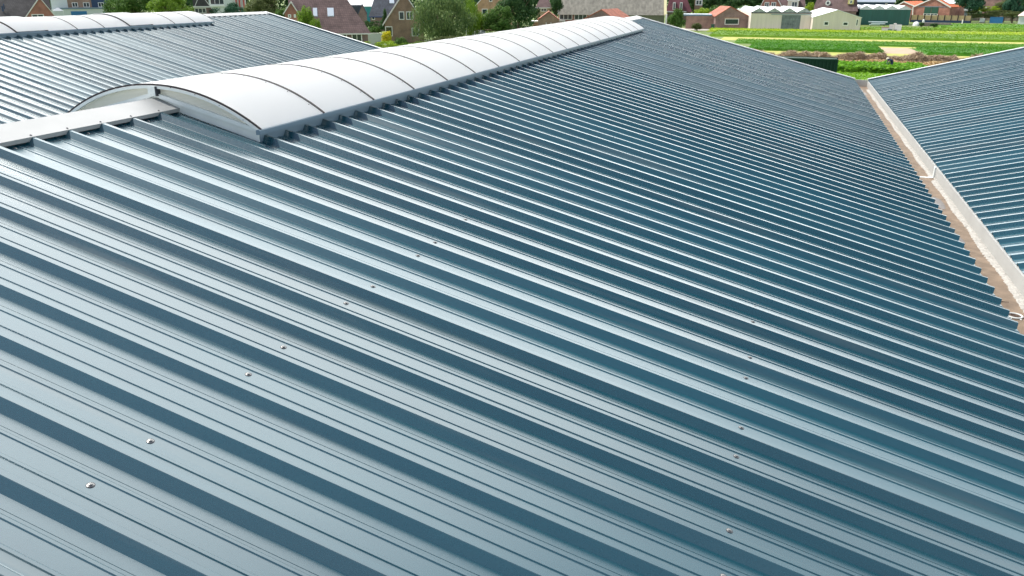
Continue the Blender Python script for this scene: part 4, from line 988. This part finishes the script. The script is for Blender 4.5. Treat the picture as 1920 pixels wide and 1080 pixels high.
tree('loose green shrub behind the white garden wall', 700, 76, 688, 716, 48, 68, 'mid', name='shrub', cat='shrub')
tree('bright yellow shrub beside the white garden wall', 725, 92, 714, 737, 57, 84, 'yellow', name='shrub', cat='shrub', n=2200, leaf=.09)
tree('low lime green garden planting in front of the white wall', 712, 100, 686, 745, 77, 100, 'lime', 'hedge', 'shrub', 'shrub', n=5000)
tree('rounded green shrub below the brown brick gable', 752, 98, 738, 768, 68, 98, 'mid', name='shrub', cat='shrub')
tree('bright green low shrubs just above the skylight', 775, 100, 752, 815, 78, 102, 'light', 'hedge', 'shrub', 'shrub', n=6000)
tree('large drooping willow like tree right of the brown gable', 835, 88, 765, 893, -16, 80, 'willow', 'willow', n=15000, leaf=.040)
tree('greyish shrubs at the foot of the willow', 822, 96, 790, 862, 68, 96, 'olive', 'hedge', 'shrub', 'shrub', n=6000)
tree('lighter green tree right behind the willow', 880, 84, 860, 905, -8, 76, 'light', 'willow', n=8000, leaf=.045)
tree('small green tree between willow and round tree', 902, 82, 886, 920, 22, 66, 'light', n=5000)
tree('dense round dark tree over the middle of the skylight', 936, 84, 903, 969, 10, 66, 'mid', n=11000, leaf=.045)
tree('tall dark tree behind the round one', 972, 76, 930, 1014, -28, 52, 'dark', n=11000, leaf=.04)
tree('dark shrubs below the tall dark tree beside the skylight', 985, 66, 962, 1002, 40, 66, 'dark', 'hedge', 'shrub', 'shrub', n=6000)
tree('dark tree between tan house and barn', 1042, 52, 1030, 1056, -12, 34, 'dark')
tree('dark tree behind the orange brick gable', 888, 52, 876, 902, -16, 20, 'blue')
tree('round dark green tree at the right end of the barn', 1270, 58, 1251, 1287, 17, 55, 'mid', n=7000, leaf=.05)
tree('small olive shrub before the pink garage', 1308, 58, 1296, 1318, 42, 57, 'olive', name='shrub', cat='shrub', n=3500, leaf=.07)
tree('lime green shrub above the flat garage roof', 1317, 48, 1300, 1334, 14, 34, 'lime', n=4000)
tree('dark tree behind the mansard house', 1300, 42, 1284, 1318, -16, 22, 'dark')
tree('broad dark tree left of the gable shed roof', 1345, 42, 1320, 1372, -18, 24, 'dark', n=7000)
tree('leafy tree directly behind the gable shed', 1352, 47, 1328, 1380, 8, 34, 'mid', n=6000)
tree('wide dark tree behind the shed and the brick house', 1400, 42, 1368, 1434, -22, 22, 'dark', n=8000)
tree('green tree left of the cream greenhouse', 1396, 48, 1378, 1412, 8, 40, 'mid', n=5000)
tree('yellow green tree between red house and purple roof', 1517, 47, 1506, 1530, 5, 30, 'lime', n=4000)
tree('dark tree behind the yellow green tree', 1517, 40, 1502, 1536, -18, 14, 'dark', n=5000)
tree('first round bush on the timber pile', 1728, 51, 1722, 1734, 40.5, 50.5, 'dark', name='shrub', cat='shrub', n=2500, leaf=.08)
tree('second wider bush on the timber pile', 1751, 51, 1742, 1761, 43, 50.5, 'dark', name='shrub', cat='shrub', n=2500, leaf=.08)
tree('dark tree behind the orange roofed barn', 1815, 42, 1790, 1850, -22, 24, 'blue', n=7000)
tree('clipped lime topped hedge at upper right', 1848, 42, 1824, 1872, 11, 22, 'lime', 'hedge', 'hedge', 'hedge', n=5000)
tree('olive hedge behind the boarded fence', 1855, 43, 1818, 1915, 19, 34, 'olive', 'hedge', 'hedge', 'hedge', n=9000)
tree('grey green tree in front of the rose brick house', 1872, 42, 1858, 1892, 2, 30, 'olive', n=5000)
tree('large dark tree near the right edge', 1902, 43, 1880, 1922, -14, 34, 'blue', n=8000)
tree('grey green shrub next to the large dark right tree', 1884, 42, 1874, 1896, -4, 26, 'olive', n=4000)
# wooded belt far behind everything
rnd = random.Random(9); b = MB()
for i in range(30000):
    x = rnd.uniform(-260, 190); y = 330+rnd.uniform(0, 25)-abs(x)*.1; h = 13+4*math.sin(x*.11)+3*math.sin(x*.31+2)+2*math.sin(x*.83); z = GZ+h*rnd.random()**.8
    s_ = rnd.uniform(.5, 1.3); nrm = Vector((rnd.uniform(-1, 1), rnd.uniform(-1.4, .3), rnd.uniform(-.2, 1))).normalized(); a = nrm.orthogonal().normalized()*s_; w = nrm.cross(a)*.7; c = Vector((x, y, z))
    b.poly([c-a, c-w, c+a, c+w])
tag(b.build('woodland', LEAF['dark']), 'dark belt of woodland behind all the houses', 'woodland', kind='stuff')

# ------------------------------------------------------------------ field worker, bent over the leafy bed
def person():
    s = Site(1670.5, 131.5, 205); T = thing('person', 'person in dark blue clothes and pale hat bending over the leafy crop bed', 'person', s.O, s.rz)
    V = {'pel': (0, 0, .92), 'sp1': (.12, 0, 1.06), 'sp2': (.30, 0, 1.16), 'neck': (.44, 0, 1.19), 'head': (.54, 0, 1.17), 'head2': (.62, 0, 1.12),
         'hl': (0, .11, .88), 'kl': (.07, .13, .48), 'al': (-.02, .13, .09), 'tl': (.13, .14, .03), 'hr': (0, -.11, .88), 'kr': (.10, -.13, .49), 'ar': (0, -.13, .09), 'tr': (.15, -.14, .03),
         'sl': (.36, .19, 1.13), 'el': (.42, .24, .86), 'wl': (.52, .16, .64), 'fl': (.57, .14, .56), 'sr': (.36, -.19, 1.13), 'er': (.40, -.24, .86), 'wr': (.54, -.18, .66), 'fr': (.59, -.17, .58)}
    E_ = [('pel', 'sp1'), ('sp1', 'sp2'), ('sp2', 'neck'), ('neck', 'head'), ('head', 'head2'), ('pel', 'hl'), ('hl', 'kl'), ('kl', 'al'), ('al', 'tl'), ('pel', 'hr'), ('hr', 'kr'), ('kr', 'ar'), ('ar', 'tr'),
          ('sp2', 'sl'), ('sl', 'el'), ('el', 'wl'), ('wl', 'fl'), ('sp2', 'sr'), ('sr', 'er'), ('er', 'wr'), ('wr', 'fr')]
    rad = dict(pel=.17, sp1=.17, sp2=.18, neck=.06, head=.10, head2=.09, hl=.11, kl=.065, al=.045, tl=.04, hr=.10, kr=.065, ar=.045, tr=.04, sl=.075, el=.048, wl=.032, fl=.035, sr=.075, er=.048, wr=.032, fr=.035)
    ks = list(V); me = bpy.data.meshes.new('body'); me.from_pydata([V[k] for k in ks], [(ks.index(a), ks.index(c)) for a, c in E_], [])
    o = bpy.data.objects.new('body', me); COL.objects.link(o); o.parent = T
    sk = o.modifiers.new('skin', 'SKIN'); sub = o.modifiers.new('sub', 'SUBSURF'); sub.levels = 1; sub.render_levels = 2
    for i, k in enumerate(ks): me.skin_vertices[0].data[i].radius = (rad[k], rad[k])
    me.skin_vertices[0].data[0].use_root = True
    me.materials.append(mat('dark_blue_work_clothes', (.025, .04, .10), .85))
    b = MB(); n = 14
    for r_, z_ in ((.17, 0), (.165, .012), (.105, .02), (.10, .09), (.05, .12)):
        for k in range(n): b.v.append((r_*math.cos(6.283*k/n), r_*math.sin(6.283*k/n), z_))
    for j in range(4):
        for k in range(n): b.f.append((j*n+k, j*n+(k+1) % n, (j+1)*n+(k+1) % n, (j+1)*n+k))
    b.f.append(tuple(4*n+k for k in range(n)))
    h = b.build('sun_hat', mat('pale_straw_hat', (.70, .66, .55), .8), T); h.location = (.56, 0, 1.24); h.rotation_euler = (0, .5, 0)
person()

# ------------------------------------------------------------------ groups for things that repeat
GR = {'building': None, 'house': 'brick houses beyond the halls', 'tree': 'trees among the houses', 'shrub': 'shrubs in the gardens and along the field',
      'hedge': 'hedges beyond the roofs', 'shed': 'sheds beyond the halls', 'greenhouse': 'greenhouses beyond the halls', 'outbuilding': 'low brick outbuildings', 'box': 'pale storage boxes by the gravel road',
      'tub': 'plastic tubs by the storage boxes', 'tarpaulin': 'white covers near the panel fence', 'fence': 'fences behind the field'}
for o in list(bpy.data.objects):
    if o.parent is None and 'category' in o and not o.get('group'):
        if o.name.startswith('industrial_hall'): o['group'] = 'metal roofed halls side by side'
        elif GR.get(o['category']): o['group'] = GR[o['category']]
